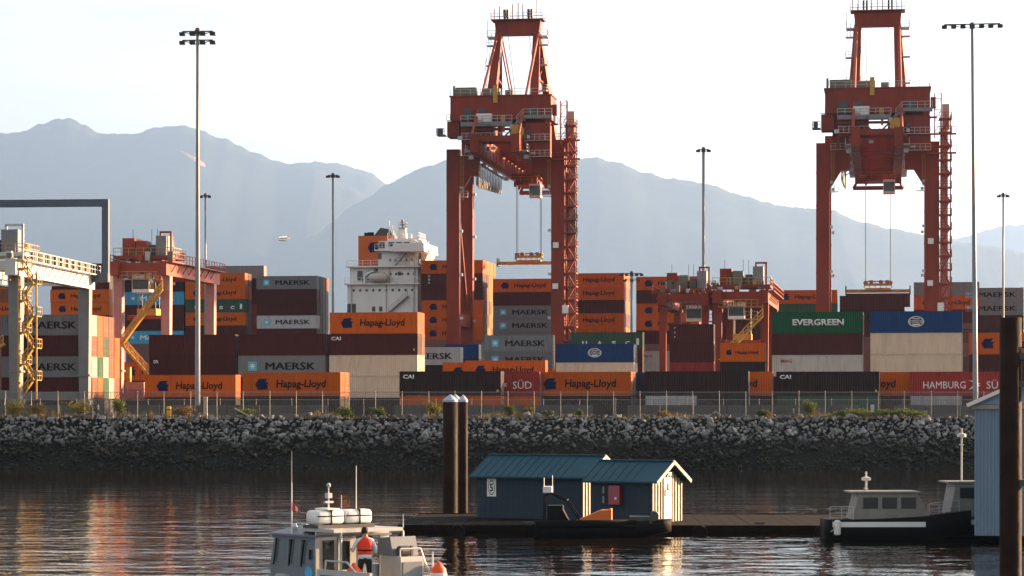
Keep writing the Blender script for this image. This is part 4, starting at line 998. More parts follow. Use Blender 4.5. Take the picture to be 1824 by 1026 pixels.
# shrubs and grass on the crest
def leaf_material(name, c):
    m = mat(name, c, .7, var=.35, scale=2.5, spec=.2)
    n = m.node_tree; b = n.nodes['Principled BSDF']; lk = n.links.new
    tl = n.nodes.new('ShaderNodeBsdfTranslucent'); tl.inputs['Color'].default_value = (c[0]*1.6, c[1]*1.5, c[2], 1)
    ms = n.nodes.new('ShaderNodeMixShader'); ms.inputs['Fac'].default_value = .35
    lk(b.outputs['BSDF'], ms.inputs[1]); lk(tl.outputs['BSDF'], ms.inputs[2]); lk(ms.outputs['Shader'], n.nodes['Material Output'].inputs['Surface'])
    return m
M_leafA = leaf_material('leaf_green', (.09, .12, .025)); M_leafB = leaf_material('leaf_olive', (.14, .125, .03)); M_leafC = leaf_material('leaf_brown', (.17, .11, .04))
M_bark = mat('bark', (.09, .065, .045), .9, var=.3)
def shrub(px, w, h, m, label, d=282.3, z=5.35, n=700):
    r = empty('shrub', (PX(px, d), d, z), 0, label, 'shrub', 'shrubs along the bank')
    w *= 1.25; h *= 1.2; rg = random.Random(int(px)); s = B(); tips = []
    for i in range(9):
        a = rg.uniform(0, 6.28); rr = rg.uniform(.1, .5) * w; q = (math.cos(a) * rr, math.sin(a) * rr * .7, h * rg.uniform(.45, .95)); tips.append(Vector(q)); s.tube((rg.uniform(-.1, .1), rg.uniform(-.1, .1), -.1), q, .04, .012, n=5)
    s.build('stem', M_bark, r)
    v = []; f = []
    for i in range(n):
        c = rg.choice(tips).lerp(Vector((0, 0, h * .3)), rg.random() ** 1.6 * .8) + Vector((rg.gauss(0, .12 * w), rg.gauss(0, .1 * w), rg.gauss(0, .10 * h)))
        if c.z < .02: c.z = rg.uniform(.02, .2)
        sz = rg.uniform(.07, .15); u = Vector((rg.gauss(0,1), rg.gauss(0,1), rg.gauss(0,1))).normalized(); t_ = u.cross(Vector((rg.gauss(0,1), rg.gauss(0,1), rg.gauss(0,1)))).normalized()
        o = len(v); v += [c - u*sz, c + t_*sz*.5, c + u*sz, c - t_*sz*.5]; f.append((o, o+1, o+2, o+3))
    me = bpy.data.meshes.new('foliage'); me.from_pydata([tuple(q) for q in v], [], f); obj('foliage', me, m, r)
for a in ((28, 2.6, 1.7, M_leafB, 'wide olive shrub at the far left end of the bank'), (62, 2.2, 1.4, M_leafC, 'brownish shrub second from left on the bank'), (140, 2.6, 1.6, M_leafB, 'olive shrub below the far leg of white gantry crane'),
          (213, 1.7, 1.9, M_leafA, 'bright green upright shrub below the red yard crane'), (325, 2.4, 1.3, M_leafC, 'dark brownish shrub at the foot of tall left mast'), (436, 1.8, 1.0, M_leafA, 'small green shrub behind the leaning plank'),
          (613, 1.5, 1.1, M_leafA, 'yellow-green shrub below the beige containers'), (677, 1.3, 1.0, M_leafA, 'low green shrub left of the mooring piles'), (776, 1.8, 1.6, M_leafB, 'olive shrub just left of the mooring piles'),
          (905, 1.2, 1.2, M_leafA, 'small dark shrub below the red lettered container'), (941, 1.0, 1.0, M_leafB, 'small olive shrub below middle orange container'), (978, .9, .7, M_leafA, 'tiny green shrub below middle orange container'), (1033, .7, .8, M_leafA, 'tiny bright shrub below front brown container'), (1180, 1.1, .7, M_leafC, 'orange-brown dry shrub at middle right of bank'),
          (1355, .9, .8, M_leafA, 'small shrub left of the spaced-letter ground container'), (1440, 1.5, 1.7, M_leafA, 'tall yellow-green shrub in front of ground container'), (1366, .8, .7, M_leafB, 'small olive shrub near the right orange end')):
    shrub(*a)
for i, px in enumerate((1505, 1535, 1565, 1595, 1625)):
    shrub(px, 2.4, .9, M_leafA, ['long low green bush mat, left end, right part of bank', 'low green bush second in the mat on right bank', 'low green bush in the middle of right bank mat', 'low green bush fourth in the right bank mat', 'low green bush at right end of bank mat'][i], n=500)

rg = random.Random(11); v = []; f = []
for i in range(5200):
    x = rg.uniform(-58, 58); dens = noise.noise(Vector((x * .23, 1.7, 0)))
    if dens < rg.uniform(-.35, .35): continue
    y = 282.0 + rg.uniform(-1.1, 1.6); hgt = rg.uniform(.15, .55) * (1 + dens); a = rg.uniform(0, 3.14); w = rg.uniform(.03, .07); ln = rg.uniform(-.2, .2)
    o = len(v); dx, dy = math.cos(a) * w, math.sin(a) * w; z = 5.3
    v += [(x - dx, y - dy, z), (x + dx, y + dy, z), (x + ln, y + ln * .5, z + hgt * 1.5)]; f.append((o, o + 1, o + 2))
me = bpy.data.meshes.new('grass'); me.from_pydata(v, [], f); obj('grass', me, leaf_material('dry_grass', (.16, .13, .05)), kind='stuff', label='dry grass growing along the top of the bank', cat='grass')

# ------------------------------------------------------------------ mooring piles
M_pile = mat('rusty_pile', (.018, .007, .0035), .75, spec=.15, var=.4, scale=1.2, bump=.4, bscale=3, dirt=(.02, .014, .01), dirtamt=.7, dirtscale=.6)
M_pcap = mat('pile_cap', (.35, .42, .52), .5, var=.1)
def pile(px, d, ytop, r, label, cap=True, group='steel mooring piles'):
    z1 = CAMZ + (HZ - ytop) / F * d
    o = B().lathe([(r, -4), (r, 0), (r, z1 * .5), (r, z1)], 20).build('mooring_pile', M_pile, smooth=False, loc=(PX(px, d), d, 0), label=label, cat='pile', group=group)
    for p_ in o.data.polygons: p_.use_smooth = len(p_.vertices) == 4
    if cap: B().lathe([(r * 1.04, z1), (r * 1.04, z1 + .12), (r * .1, z1 + .42)], 20).build('cap', M_pcap, o)
    for z in (z1 * .32, z1 * .66): B().lathe([(r * 1.015, z), (r * 1.015, z + .06)], 20).build('weld_band', M_pile, o)
    return o
pile(802, 146, 716, .42, 'leftmost dark steel pile of the pair beside the blue sheds')
pile(811, 150, 715, .36, 'slim pile half hidden in the pile cluster')
pile(825, 147.5, 716, .26, 'rightmost slim pile of the cluster beside the blue sheds')
bp_ = pile(1800, 91, 566, .39, 'thick dark pile at the right edge of the picture', cap=False)
br_ = B()
for z in (7.9, 6.9, 3.4): br_.box(.2, .95, -.28, .1, z, z + .22)
br_.box(.62, .95, -.26, .08, 6.5, 8.4); br_.build('fender_bracket', M_dkgrey, bp_)

# ------------------------------------------------------------------ floating dock and sheds
M_dock = mat('dock_timber', (.010, .008, .006), .9, spec=.1, var=.35, scale=2, bump=.4)
M_deck = mat('deck_plank', (.009, .007, .006), .95, spec=.05, var=.3, scale=3)
dk = empty('floating_dock', (9, 134.5, 0), R(-1.5), 'dark low floating dock carrying the blue sheds', 'dock')
x = -14.2
while x < 19:
    B().box(x, x + 5.9, -7.6, 7.2, -.35, .3).build('float', M_dock, dk); x += 6.0
fa = B()
for y in (-7.7, 7.2): fa.box(-14.4, 19.8, y, y + .12, .12, .42)
fa.box(-14.5, -14.38, -7.6, 7.2, .12, .42); fa.build('fender_board', M_dock, dk)
pl_me = B().box(0, .58, -7.55, 7.15, .31, .37).mesh('plank'); pl_me.materials.append(M_deck)
x = -14.3
while x < 19.2: obj('plank', pl_me, M_deck, dk, loc=(x, 0, random.uniform(0, .012))); x += .6
cl_me = B().box(-.25, .25, -.06, .06, .1, .2).box(-.12, -.06, -.05, .05, 0, .1).box(.06, .12, -.05, .05, 0, .1).mesh('cleat')
for x in (-13, -8, -2.5, 3.5, 9, 14): obj('cleat', cl_me, M_dkgrey, dk, loc=(x, -7.3, .37))
ty_me = B().lathe([(.2, -.12), (.36, -.12), (.4, 0), (.36, .12), (.2, .12)], 16, ax='y').mesh('tyre_fender')
for i, x in enumerate((-11.5, -6.2, .5, 6.5, 12)): obj('tyre_fender', ty_me, M_black, dk, loc=(x, -7.85, .05))

M_shed = mat('blue_siding', (.014, .031, .050), .7, var=.15, scale=1.5, dirt=(.02, .03, .045), dirtamt=.5)
M_sroof = mat('blue_metal_roof', (.010, .060, .090), .6, .0, spec=.2, var=.15, scale=1, dirt=(.03, .06, .08), dirtamt=.5)
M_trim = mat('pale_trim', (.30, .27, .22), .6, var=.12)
M_cream = mat('cream_door', (.78, .72, .58), .55, var=.06)
def shed(px, d, ln, dp, eave, rise, rz, label, endtrim=True, m_wall=M_shed):
    p = Vector((PX(px, d), d, .38)); r = empty('boat_shed', p, rz, label, 'shed', 'blue sheds on the floating dock')
    w = B(); w.box(0, ln, 0, .08, 0, eave); w.box(0, ln, dp - .08, dp, 0, eave)
    for x in (0, ln - .08): w.prism([(.08, 0), (dp - .08, 0), (dp - .08, eave), (dp / 2, eave + rise - .06), (.08, eave)], 'x', x, x + .08)
    w.build('wall', m_wall, r)
    n = int(ln / .32); bt = B().box(-.02, .02, -.012, 0, .03, eave - .05).mesh('batten')
    for i in range(n): obj('batten', bt, m_wall, r, loc=((i + .5) * ln / n, 0, 0))
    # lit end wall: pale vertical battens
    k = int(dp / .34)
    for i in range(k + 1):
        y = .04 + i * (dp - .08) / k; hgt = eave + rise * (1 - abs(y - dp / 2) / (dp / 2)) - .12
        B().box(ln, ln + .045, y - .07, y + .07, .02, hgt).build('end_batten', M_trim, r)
    ov = .35; t = .09
    for s in (0, 1):
        y0, y1 = (-ov, dp / 2) if s == 0 else (dp + ov, dp / 2); zz = eave - rise * ov / (dp / 2)
        rf_ = B().prism([(y0, zz), (y1, eave + rise), (y1, eave + rise + t), (y0, zz + t)], 'x', -.35, ln + .4).build('roof', M_sroof, r)
        for i in range(int(ln / .45)):
            x = -.3 + i * .45; B().bar((x, y0, zz + t + .01), (x, y1, eave + rise + t + .01), .04, .04).build('roof_seam', M_sroof, rf_)
        B().bar((ln + .42, y0, zz + .02), (ln + .42, y1, eave + rise + .03), .06, .18).build('barge_board', M_trim, r)
    B().box(-.35, ln + .4, dp / 2 - .12, dp / 2 + .12, eave + rise + t - .01, eave + rise + t + .05).build('ridge_cap', M_sroof, r)
    return r, eave, rise
RZS = -R(27)
sh1, e1, _ = shed(850, 137.0, 6.25, 4.0, 2.3, .95, RZS, 'longer blue shed with white number sign on the dock')
sg = B().box(.62, 1.16, -.055, -.03, 1.15, 2.1).build('number_sign', M_white, sh1)
obj('lettering', text_mesh('5', w=.2, h=.42, bold=.02), M_let_k, sg, loc=(.89, -.058, 1.62))
rg_ = ring(.2, .39, .14); obj('emblem', rg_, M_let_k, sg, loc=(.89, -.056, 1.62))
sh2, e2, _ = shed(1052, 131.2, 3.45, 3.7, 2.2, .85, RZS, 'shorter blue shed with a cream door in its sunlit end')
dr = B().box(3.5, 3.56, 1.25, 2.2, .05, 2.28).build('door', M_cream, sh2)
B().box(3.562, 3.6, 1.33, 1.42, 1.35, 1.7).build('handle', M_red2, dr)
B().lathe([(.02, -.02), (.16, -.02), (.2, .0), (.16, .03), (.02, .03)], 12, (3.58, 1.75, 1.82), 'x').build('life_ring_sign', M_let_r, dr)
B().box(3.5, 3.7, 1.5, 1.9, 2.42, 2.56).build('door_lamp', M_galv, sh2)
cbx = B().box(1.15, 1.75, -.32, -.035, .95, 1.9).build('meter_cabinet', mat('faded_red_cabinet', (.30, .07, .09), .6, var=.15), sh2)
B().box(1.76, 1.80, -.3, -.04, .98, 1.87).build('cabinet_side', M_red, cbx); B().box(1.5, 1.6, -.335, -.32, 1.2, 1.32).build('handle', M_white, cbx)
for z in (1.0, 1.5): B().box(.72, .8, -.09, -.035, z, z + .35).build('notice', M_trim, sh2)

# tall pale boathouse behind the right pile
M_corr = mat('pale_blue_cladding', (.17, .25, .34), .5, .1, var=.1, scale=1.5, dirt=(.2, .26, .32), dirtamt=.4, streak=True)
bd = 117.0; bx0 = PX(1736, bd)
bh = empty('boathouse', (bx0, bd, .38), -R(10.6), 'tall pale blue corrugated boathouse behind the thick pile', 'boathouse')
W_, H_ = 3.9, 6.0
cw = B(); n = int(W_ / .16); pts = []
for i in range(n):
    x = i * W_ / n; q = W_ / n; pts += [(x, 0), (x + q*.3, 0), (x + q*.5, .05), (x + q*.8, .05)]
pts.append((W_, 0)); m_ = len(pts)
cw.add([(a, b, 0) for a, b in pts] + [(a, b, H_) for a, b in pts], [(i, i+1, m_+i+1, m_+i) for i in range(m_-1)])
cw.box(0, .06, .06, 7, 0, H_); cw.box(W_ - .06, W_, .06, 7, 0, H_); cw.box(0, W_, 7, 7.08, 0, H_); cw.build('wall', M_corr, bh)
B().prism([(-.02, H_), (W_ + .02, H_), (W_ / 2, H_ + .85)], 'y', -.04, .06).build('gable', mat('gable_blue', (.22, .3, .45), .6, var=.08), bh)
for s in (0, 1):
    x0, x1 = (-.35, W_ / 2) if s == 0 else (W_ + .35, W_ / 2)
    B().prism([(x0, H_ - .1), (x1, H_ + .92), (x1, H_ + 1.02), (x0, H_)], 'y', -.35, 7.3).build('roof', M_galv, bh)
    B().bar((x0, -.38, H_ - .05), (x1, -.38, H_ + .97), .05, .16).build('barge_board', M_white, bh)
B().box(-.1, W_ + .1, -.1, -.05, H_ - .22, H_ - .02).build('fascia', M_trim, bh)

# ------------------------------------------------------------------ boats
def hull_mesh(ln, bm_, z0, z1, bowlift=.35, n=14, taper=.9):
    """hull along +x (bow), open rounded transom at x=0"""
    b = B(); v = []; m = 7
    for i in range(n + 1):
        t = i / n; w = bm_ / 2 * (1 - max(0, (t - .45) / .55) ** 2.2 * taper); zt = z1 + bowlift * t ** 2; zk = z0 + (z1 - z0) * .55 * max(0, t - .7) / .3
        for a, hh in ((-1, 1), (-.97, .55), (-.72, .15), (0, 0), (.72, .15), (.97, .55), (1, 1)):
            v.append((t * ln, a * w, zk + (zt - zk) * hh))
    f = [(i*m+j, i*m+j+1, (i+1)*m+j+1, (i+1)*m+j) for i in range(n) for j in range(m-1)]
    f += [tuple(range(m)), tuple(n*m + j for j in range(m))[::-1]]
    for i in range(n): f.append((i*m, (i+1)*m, (i+1)*m + m-1, i*m + m-1))
    b.add(v, f); return b
M_bhull = mat('boat_black', (.007, .007, .008), .7, spec=.15, var=.3)
M_otube = mat('orange_fabric', (.62, .15, .015), .55, var=.12, dirt=(.3, .08, .02), dirtamt=.4)
M_alu = mat('boat_aluminium', (.42, .42, .41), .42, .35, var=.12, scale=2, dirt=(.28, .26, .23), dirtamt=.4)
M_alud = mat('boat_grey_paint', (.15, .17, .20), .45, .1, var=.1, scale=2)
# workboat moored at the sheds
d0 = 124.5
wb = empty('workboat', (PX(953, d0), d0, 0), -R(4), 'dark workboat with orange tow bin moored before the blue sheds', 'boat'); wb.scale = (.92, 1, 1)
hull_mesh(7.2, 2.1, -.25, .62, .25).build('hull', M_bhull, wb, True)
B().tube((.1, -1.02, .6), (5.4, -.98, .66), .2, .2, n=12).build('fender_tube', M_black, wb, True)
cs = B(); cs.box(.7, 1.5, -.6, .6, .6, 1.5); cs.prism([(1.5, .6), (1.9, .6), (1.5, 1.3)], 'y', -.55, .55); cs.build('console', M_bhull, wb)
fr_ = B()
for y in (-.75, .75): fr_.pipe([(.5, y, .6), (.55, y, 2.0), (.9, y, 2.1), (1.7, y, 1.75), (2.5, y, .65)], .05)
for x, z in ((.55, 2.0), (.9, 2.1), (1.7, 1.75)): fr_.tube((x, -.75, z), (x, .75, z), .045, n=6)
fr_.build('roll_frame', M_bhull, wb)
B().box(.45, .92, -.5, .5, 2.12, 2.42).build('radar', M_white, wb)
an = B(); an.tube((.5, -.4, 2.42), (.5, -.4, 2.85), .025, n=5); an.tube((.9, .4, 2.42), (.9, .4, 2.95), .02, n=5); an.build('antenna', M_white, wb)
B().prism([(1.9, .66), (3.95, .66), (3.95, 1.3), (3.5, 1.28)], 'y', -.75, .75).build('tow_bin', M_otube, wb)
B().box(3.96, 4.06, -.8, .8, .64, 1.34).build('bin_edge', M_otube, wb)
eng = B(); eng.box(5.0, 6.2, -.6, .6, .66, .98); eng.lathe([(.02, -.7), (.24, -.7), (.24, .7), (.02, .7)], 14, (6.3, 0, 1.0), 'y'); eng.build('winch', M_dkgrey, wb)
# two small cabin boats further along the dock
M_boatc = mat('dull_gelcoat', (.22, .21, .19), .5, var=.15, scale=2, dirt=(.12, .10, .08), dirtamt=.6)
def cabin_boat(px, d, rz, label, hullm, band, cabz, mast):
    r = empty('cabin_boat', (PX(px, d), d, 0), rz, label, 'boat', 'moored cabin boats')
    hull_mesh(7.0, 2.5, -.25, .95, .4).build('hull', hullm, r, True)
    B().box(.2, 4.6, -1.262, -1.25, .62, .86).build('stripe', band, r)
    B().prism([(1.2, .97), (4.9, 1.05), (4.3, cabz), (1.5, cabz)], 'y', -.95, .95).build('cabin', M_boatc, r)
    for x in (1.7, 2.6, 3.5): B().box(x, x + .7, -.975, -.945, cabz - .72, cabz - .2).build('window', M_glass, r)
    B().box(1.1, 4.4, -1.05, 1.05, cabz + .01, cabz + .09).build('cabin_roof', M_boatc, r)
    ma = B(); ma.tube((2.0, 0, cabz + .09), (2.0, 0, mast), .045, n=8); ma.bar((2.0, -.45, mast - .8), (2.0, .45, mast - .8), .05); ma.lathe([(.05, 0), (.22, .04), (.22, .16), (.05, .22)], 12, (2.0, 0, mast - .45)); ma.build('mast', M_white, r)
    B().rail([(4.9, -.6, 1.15), (6.4, -.25, 1.3)], .55, .03, step=.7).build('bow_rail', M_galv, r)
    B().rail([(.1, -1.15, .97), (1.2, -1.15, .98)], .6, .03, step=.5).build('stern_rail', M_galv, r)
    B().pipe([(.3, -1.25, .9), (.2, -1.6, .5), (.0, -2.0, .45)], .025).build('mooring_line', M_tan, r)
    B().lathe([(.1, -.35), (.16, -.3), (.16, .3), (.1, .35)], 10, (.4, -1.4, .6)).build('fender', M_white, r)
    return r
cabin_boat(1468, 121.5, R(2), 'dull white cabin boat moored right of the cream-door shed', M_bhull, M_shipw, 2.2, 3.2)
cabin_boat(1640, 124.0, R(3), 'blue-hulled cabin boat with white mast before the boathouse', mat('boat_navy', (.02, .035, .09), .4, var=.1), M_shipw, 2.6, 5.25)

# patrol boat in the foreground: local +x to the bow (left and away from us), +y port
pd = 76.0
pb = empty('patrol_boat', (PX(562, pd), pd, 0), R(130), 'grey aluminium patrol boat with white raft canisters in the foreground', 'boat')
hull_mesh(5.6, 3.0, -.35, .72, .3, taper=.85).build('hull', M_alu, pb, True).location = (-2.9, -1.35, 0)
tb = B(); pts = [(-2.9, .22, .78), (-1, .25, .8), (1.0, .2, .84), (2.0, -.15, .95), (2.8, -1.35, 1.06)]
tb.pipe(pts, .24, 14); tb.pipe([(x, -2.7 - y, z) for x, y, z in pts], .24, 14); tb.build('collar_tube', mat('grey_collar', (.34, .35, .36), .6, var=.08), pb, True)
# cabin (origin at its aft port corner)
CW = 2.7; CL = 2.35
cb = B(); cb.box(0, CL, -CW, 0, .75, 1.42); cb.build('cabin', M_alud, pb)
def wpost(poly, y0, y1): B().prism(poly, 'y', y0, y1).build('window_post', M_alud, pb)
wpost([(0, 1.46), (.10, 1.46), (.10, 2.2), (0, 2.2)], -.06, 0)
wpost([(CL, 1.46), (CL - .22, 2.2), (CL - .32, 2.2), (CL - .14, 1.46)], -.06, 0)
for x in (.78, 1.42): wpost([(x, 1.46), (x + .09, 1.46), (x + .03, 2.2), (x - .06, 2.2)], -.055, .005)
wpost([(CL, 1.42), (CL - .22, 2.28), (CL - .30, 2.28), (CL - .10, 1.42)], -CW, -CW + .1)
B().box(0, CL - .1, -.06, .0, 2.2, 2.3).build('window_header', M_alud, pb); B().box(0, CL, -.06, .012, 1.421, 1.46).build('window_sill', M_alud, pb)
M_pgl = mat('cabin_glass', (.10, .13, .15), .06, spec=.7, var=.05)
for x0, x1 in ((.10, .76), (.85, 1.40), (1.50, 2.20)):
    B().prism([(x0, 1.46), (x1, 1.46), (x1 - .1, 2.2), (x0 - .04 if x0 > .2 else x0, 2.2)], 'y', -.045, -.025).build('window', M_pgl, pb)
    wi = B(); wi.bar((x1 - .05, .02, 1.4), (x1 - .22, .02, 2.2), .035); wi.build('wiper', M_black, pb)
B().prism([(CL - .02, 1.46), (CL - .22, 2.2), (CL - .25, 2.2), (CL - .05, 1.46)], 'y', -CW + .1, -.06).build('windscreen', M_pgl, pb)
B().box(-.12, CL - .05, -CW - .05, .1, 2.3, 2.36).build('cabin_roof', M_alud, pb)
hp = B(); hp.add([(.35, .1, 2.36), (CL - .1, .1, 2.36), (CL - .1, -CW, 2.36), (.35, -CW, 2.36), (.55, -.95, 2.68), (1.6, -.95, 2.68), (1.6, -1.8, 2.68), (.55, -1.8, 2.68)],
       [(0,1,5,4),(1,2,6,5),(2,3,7,6),(3,0,4,7),(4,5,6,7)]); hp.build('roof_hood', M_alud, pb)
B().lathe([(.02, -.012), (.2, -.012), (.2, .0), (.02, .0)], 20, (.33, .016, 1.22), 'y').build('emblem', mat('emblem_blue', (.08, .35, .6), .5), pb)
B().box(.22, .30, .012, .03, 1.62, 1.92).build('side_lamp', M_black, pb)
# aft bulkhead with door
ab = B(); ab.box(-.06, 0, -.75, .02, .75, 2.45); ab.box(-.06, 0, -1.45, -1.3, .75, 2.45); ab.box(-.06, 0, -1.3, -.75, 2.28, 2.45); ab.box(-.06, 0, -CW, -2.35, .75, 2.45); ab.box(-.06, 0, -2.35, -1.45, 2.3, 2.45); ab.build('aft_bulkhead', M_alu, pb)
B().box(-.085, -.062, -.62, -.22, 1.25, 2.2).build('window', M_glass, pb)
do = B(); do.box(-.1, -.03, -1.29, -.76, .78, 1.3); do.box(-.1, -.03, -1.29, -1.2, 1.3, 2.26); do.box(-.1, -.03, -.85, -.76, 1.3, 2.26); do.box(-.1, -.03, -1.2, -.85, 2.16, 2.26); do_ = do.build('door', M_alu, pb)
B().box(-.075, -.05, -1.2, -.85, 1.3, 2.16).build('door_window', M_glass, do_)
B().box(.3, .36, -2.34, -1.46, .75, 2.3).build('inner_bulkhead', M_dkgrey, pb)
# flat roof over the aft deck with two raft canisters
B().box(-.95, .75, -2.55, .02, 2.46, 2.56).build('aft_roof', M_alu, pb)
for x in (-1.0,):
    for y in (-2.5, -.2): B().tube((x, y, .75), (x, y, 2.46), .035, n=8).build('roof_post', M_alu, pb)
def canister(y0, y1, x0, x1):
    b = B(); n = 16; v = []; ys_ = [(y0, .8), (y0 + .05, .95), (y0 + .1, 1), (y1 - .1, 1), (y1 - .05, .95), (y1, .8)]; m = n
    for y, k_ in ys_:
        for i in range(n):
            t = 2 * math.pi * i / n; c_, s_ = math.cos(t), math.sin(t)
            sq = lambda q: math.copysign(abs(q) ** .45, q)
            v.append(((x0 + x1) / 2 + sq(c_) * (x1 - x0) / 2 * k_, y, 2.88 + sq(s_) * .22 * k_))
    f = [(j*n+i, j*n+(i+1)%n, (j+1)*n+(i+1)%n, (j+1)*n+i) for j in range(5) for i in range(n)] + [tuple(range(n)), tuple(range(5*n, 6*n))]
    b.add(v, f); o = b.build('raft_canister', mat('raft_white', (.78, .77, .74), .4, var=.05), pb, True)
    s = B()
    ym = (y0 + y1) / 2
    s.box(x0 - .012, x1 + .012, ym - .02, ym + .02, 2.65, 3.11); s.box(x0 - .01, x1 + .01, y0 + .02, y1 - .02, 2.90, 2.935); s.build('strap', M_black, o)
canister(-.98, .02, -.15, .5); canister(-2.02, -1.04, -.15, .5)
B().prism([(-.75, .0), (-.75, .45), (-.1, .45), (-.1, 0)], 'z', 3.105, 3.15).build('canister_lid', M_white, pb, loc=(.18, .0, 0) if False else None).location = (.55, -.75, 0)
B().box(-.2, .58, -2.05, .05, 2.565, 2.66).build('canister_cradle', M_dkgrey, pb)
def ant(x, y, z0, z1, r=.02, m=M_white, nm='antenna'): return B().tube((x, y, z0), (x, y, z1), r, r * .6, n=6).build(nm, m, pb)
ant(1.15, .05, 2.36, 3.9, .03); ant(1.15, .05, 3.9, 4.85, .008)
ant(.1, -.55, 2.56, 3.78, .035); a_ = B(); a_.box(.02, .18, -.63, -.47, 3.45, 3.6); a_.box(.05, .15, -.7, -.4, 3.3, 3.36); a_.lathe([(.05, 3.78), (.07, 3.84), (.03, 3.9)], 8, (.1, -.55, 0)); a_.build('mast_lamp', M_galv, pb)
ant(.2, -1.65, 2.56, 4.4, .022); ant(.75, -1.5, 2.6, 3.5, .02, M_galv); ant(-.95, -2.55, 2.56, 2.95, .02, M_galv)
fl = B(); v = []
for i in range(7):
    t = i / 6; v += [(1.15 - .16 * t, .05 - .2 * t, 3.40 - .34 * t - .02 * math.sin(t * 7)), (1.15 - .16 * t, .05 - .2 * t + .03 * math.sin(t * 9), 3.06 - .08 * t)]
fl.add(v, [(2*i, 2*i+2, 2*i+3, 2*i+1) for i in range(6)])
fg = fl.build('flag', mat('flag_red', (.62, .03, .025), .7), pb)
fw_ = B(); fw_.add([(1.075, -.045, 3.22), (1.03, -.1, 3.13), (1.03, -.1, 3.03), (1.075, -.045, 3.05)], [(0,1,2,3)]); fw_.build('flag_panel', M_white, fg).location = (.004, .012, 0)
for x, y in ((1.5, -.3), (1.0, -.35)):
    l = B(); l.lathe([(.08, 0), (.1, .1), (.06, .2)], 10, (x, y, 2.45)); l.build('deck_lamp', M_galv, pb)
sl = B(); sl.box(.2, .42, -.5, -.28, 2.5, 2.7); sl.lathe([(.02,-.1),(.1,-.1),(.12,.1),(.02,.1)], 12, (.05, -.15, 2.64), 'x'); sl.build('search_light', M_white, pb)
# aft deck gear: engine box, panel, arch
B().box(-2.6, -.1, -2.6, -.1, .70, .76).build('aft_deck', M_deck, pb)
bu = B(); bu.box(-2.7, -.1, -.08, .02, .76, 1.36); bk = bu.build('bulwark', M_alu, pb)
B().box(-1.9, -.3, .02, .05, .85, 1.2).build('bulwark_panel', M_dkgrey, bk)
hr = B(); hr.pipe([(-.4, -.05, 1.3), (-.45, -.05, 1.62), (-1.5, -.05, 1.62), (-2.0, -.05, 1.3), (-2.1, -.05, 1.0)], .03); hr.build('grab_rail', M_galv, pb)
eb = B(); eb.box(-2.2, -1.2, -2.35, -1.5, .76, 1.75); eb_ = eb.build('engine_box', M_alu, pb)
B().box(-2.23, -2.202, -2.28, -1.57, .85, 1.6).build('engine_panel', M_alud, eb_)
ar = B(); ar.prism([(-1.7, 1.75), (-.9, 1.75), (-1.0, 2.28), (-1.55, 2.32)], 'y', -2.55, -1.6); ar.build('arch_wing', M_alud, pb)
ar2 = B(); ar2.pipe([(-2.1, -1.55, 1.75), (-2.1, -1.55, 1.98), (-2.1, -2.3, 1.98), (-2.1, -2.5, 1.5), (-2.5, -2.8, .8)], .03); ar2.pipe([(-2.0, -2.85, .8), (-2.0, -2.85, 1.85)], .03); ar2.build('stern_rail', M_galv, pb)
wn = B(); wn.lathe([(.02, -.15), (.16, -.15), (.16, .15), (.02, .15)], 12, (-1.8, -1.9, 1.9), 'y'); wn.bar((-1.8, -2.2, 1.75), (-1.8, -2.2, 2.05), .08); wn.build('winch', M_dkgrey, pb)
M_buoy = mat('buoy_orange', (.75, .09, .02), .5, var=.1)
for x, y in ((-1.35, -.42), (-2.35, -2.8)):
    bo = B().lathe([(.03, -.32), (.17, -.26), (.24, -.05), (.22, .14), (.08, .3), (.04, .36)], 14, (x, y, 1.22)).build('buoy', M_buoy, pb, True)
    B().lathe([(.245, -.09), (.25, -.03), (.243, .03)], 14, (x, y, 1.22)).build('band', M_white, bo)

# ------------------------------------------------------------------ the person on the aft deck
def skin_body(name, joints, edges, parent, mats, region):
    me = bpy.data.meshes.new(name); me.from_pydata([j[0] for j in joints], edges, [])
    o = bpy.data.objects.new('tmp_body', me); COL.objects.link(o)
    md = o.modifiers.new('skin', 'SKIN'); md.use_smooth_shade = True
    for i, j in enumerate(joints): me.skin_vertices[0].data[i].radius = j[1]
    me.skin_vertices[0].data[0].use_root = True
    sb = o.modifiers.new('sub', 'SUBSURF'); sb.levels = 2; sb.render_levels = 2
    bpy.context.view_layer.update()
    out = bpy.data.meshes.new_from_object(o.evaluated_get(bpy.context.evaluated_depsgraph_get()))
    bpy.data.objects.remove(o)
    out.materials.clear()
    for m in mats: out.materials.append(m)
    for p_ in out.polygons: p_.material_index = region(p_.center); p_.use_smooth = True
    r = bpy.data.objects.new(name, out); COL.objects.link(r)
    if parent: r.parent = parent
    return r
M_skin = mat('skin', (.42, .24, .16), .6, var=.05); M_hair = mat('hair', (.018, .013, .01), .7, var=.2)
M_shirt = mat('pale_shirt', (.60, .66, .74), .8, var=.06); M_trous = mat('dark_trousers', (.015, .016, .022), .85, var=.1)
M_vest = mat('red_vest', (.72, .04, .012), .7, var=.1, scale=4); M_shoe = mat('black_shoe', (.01, .01, .01), .6)
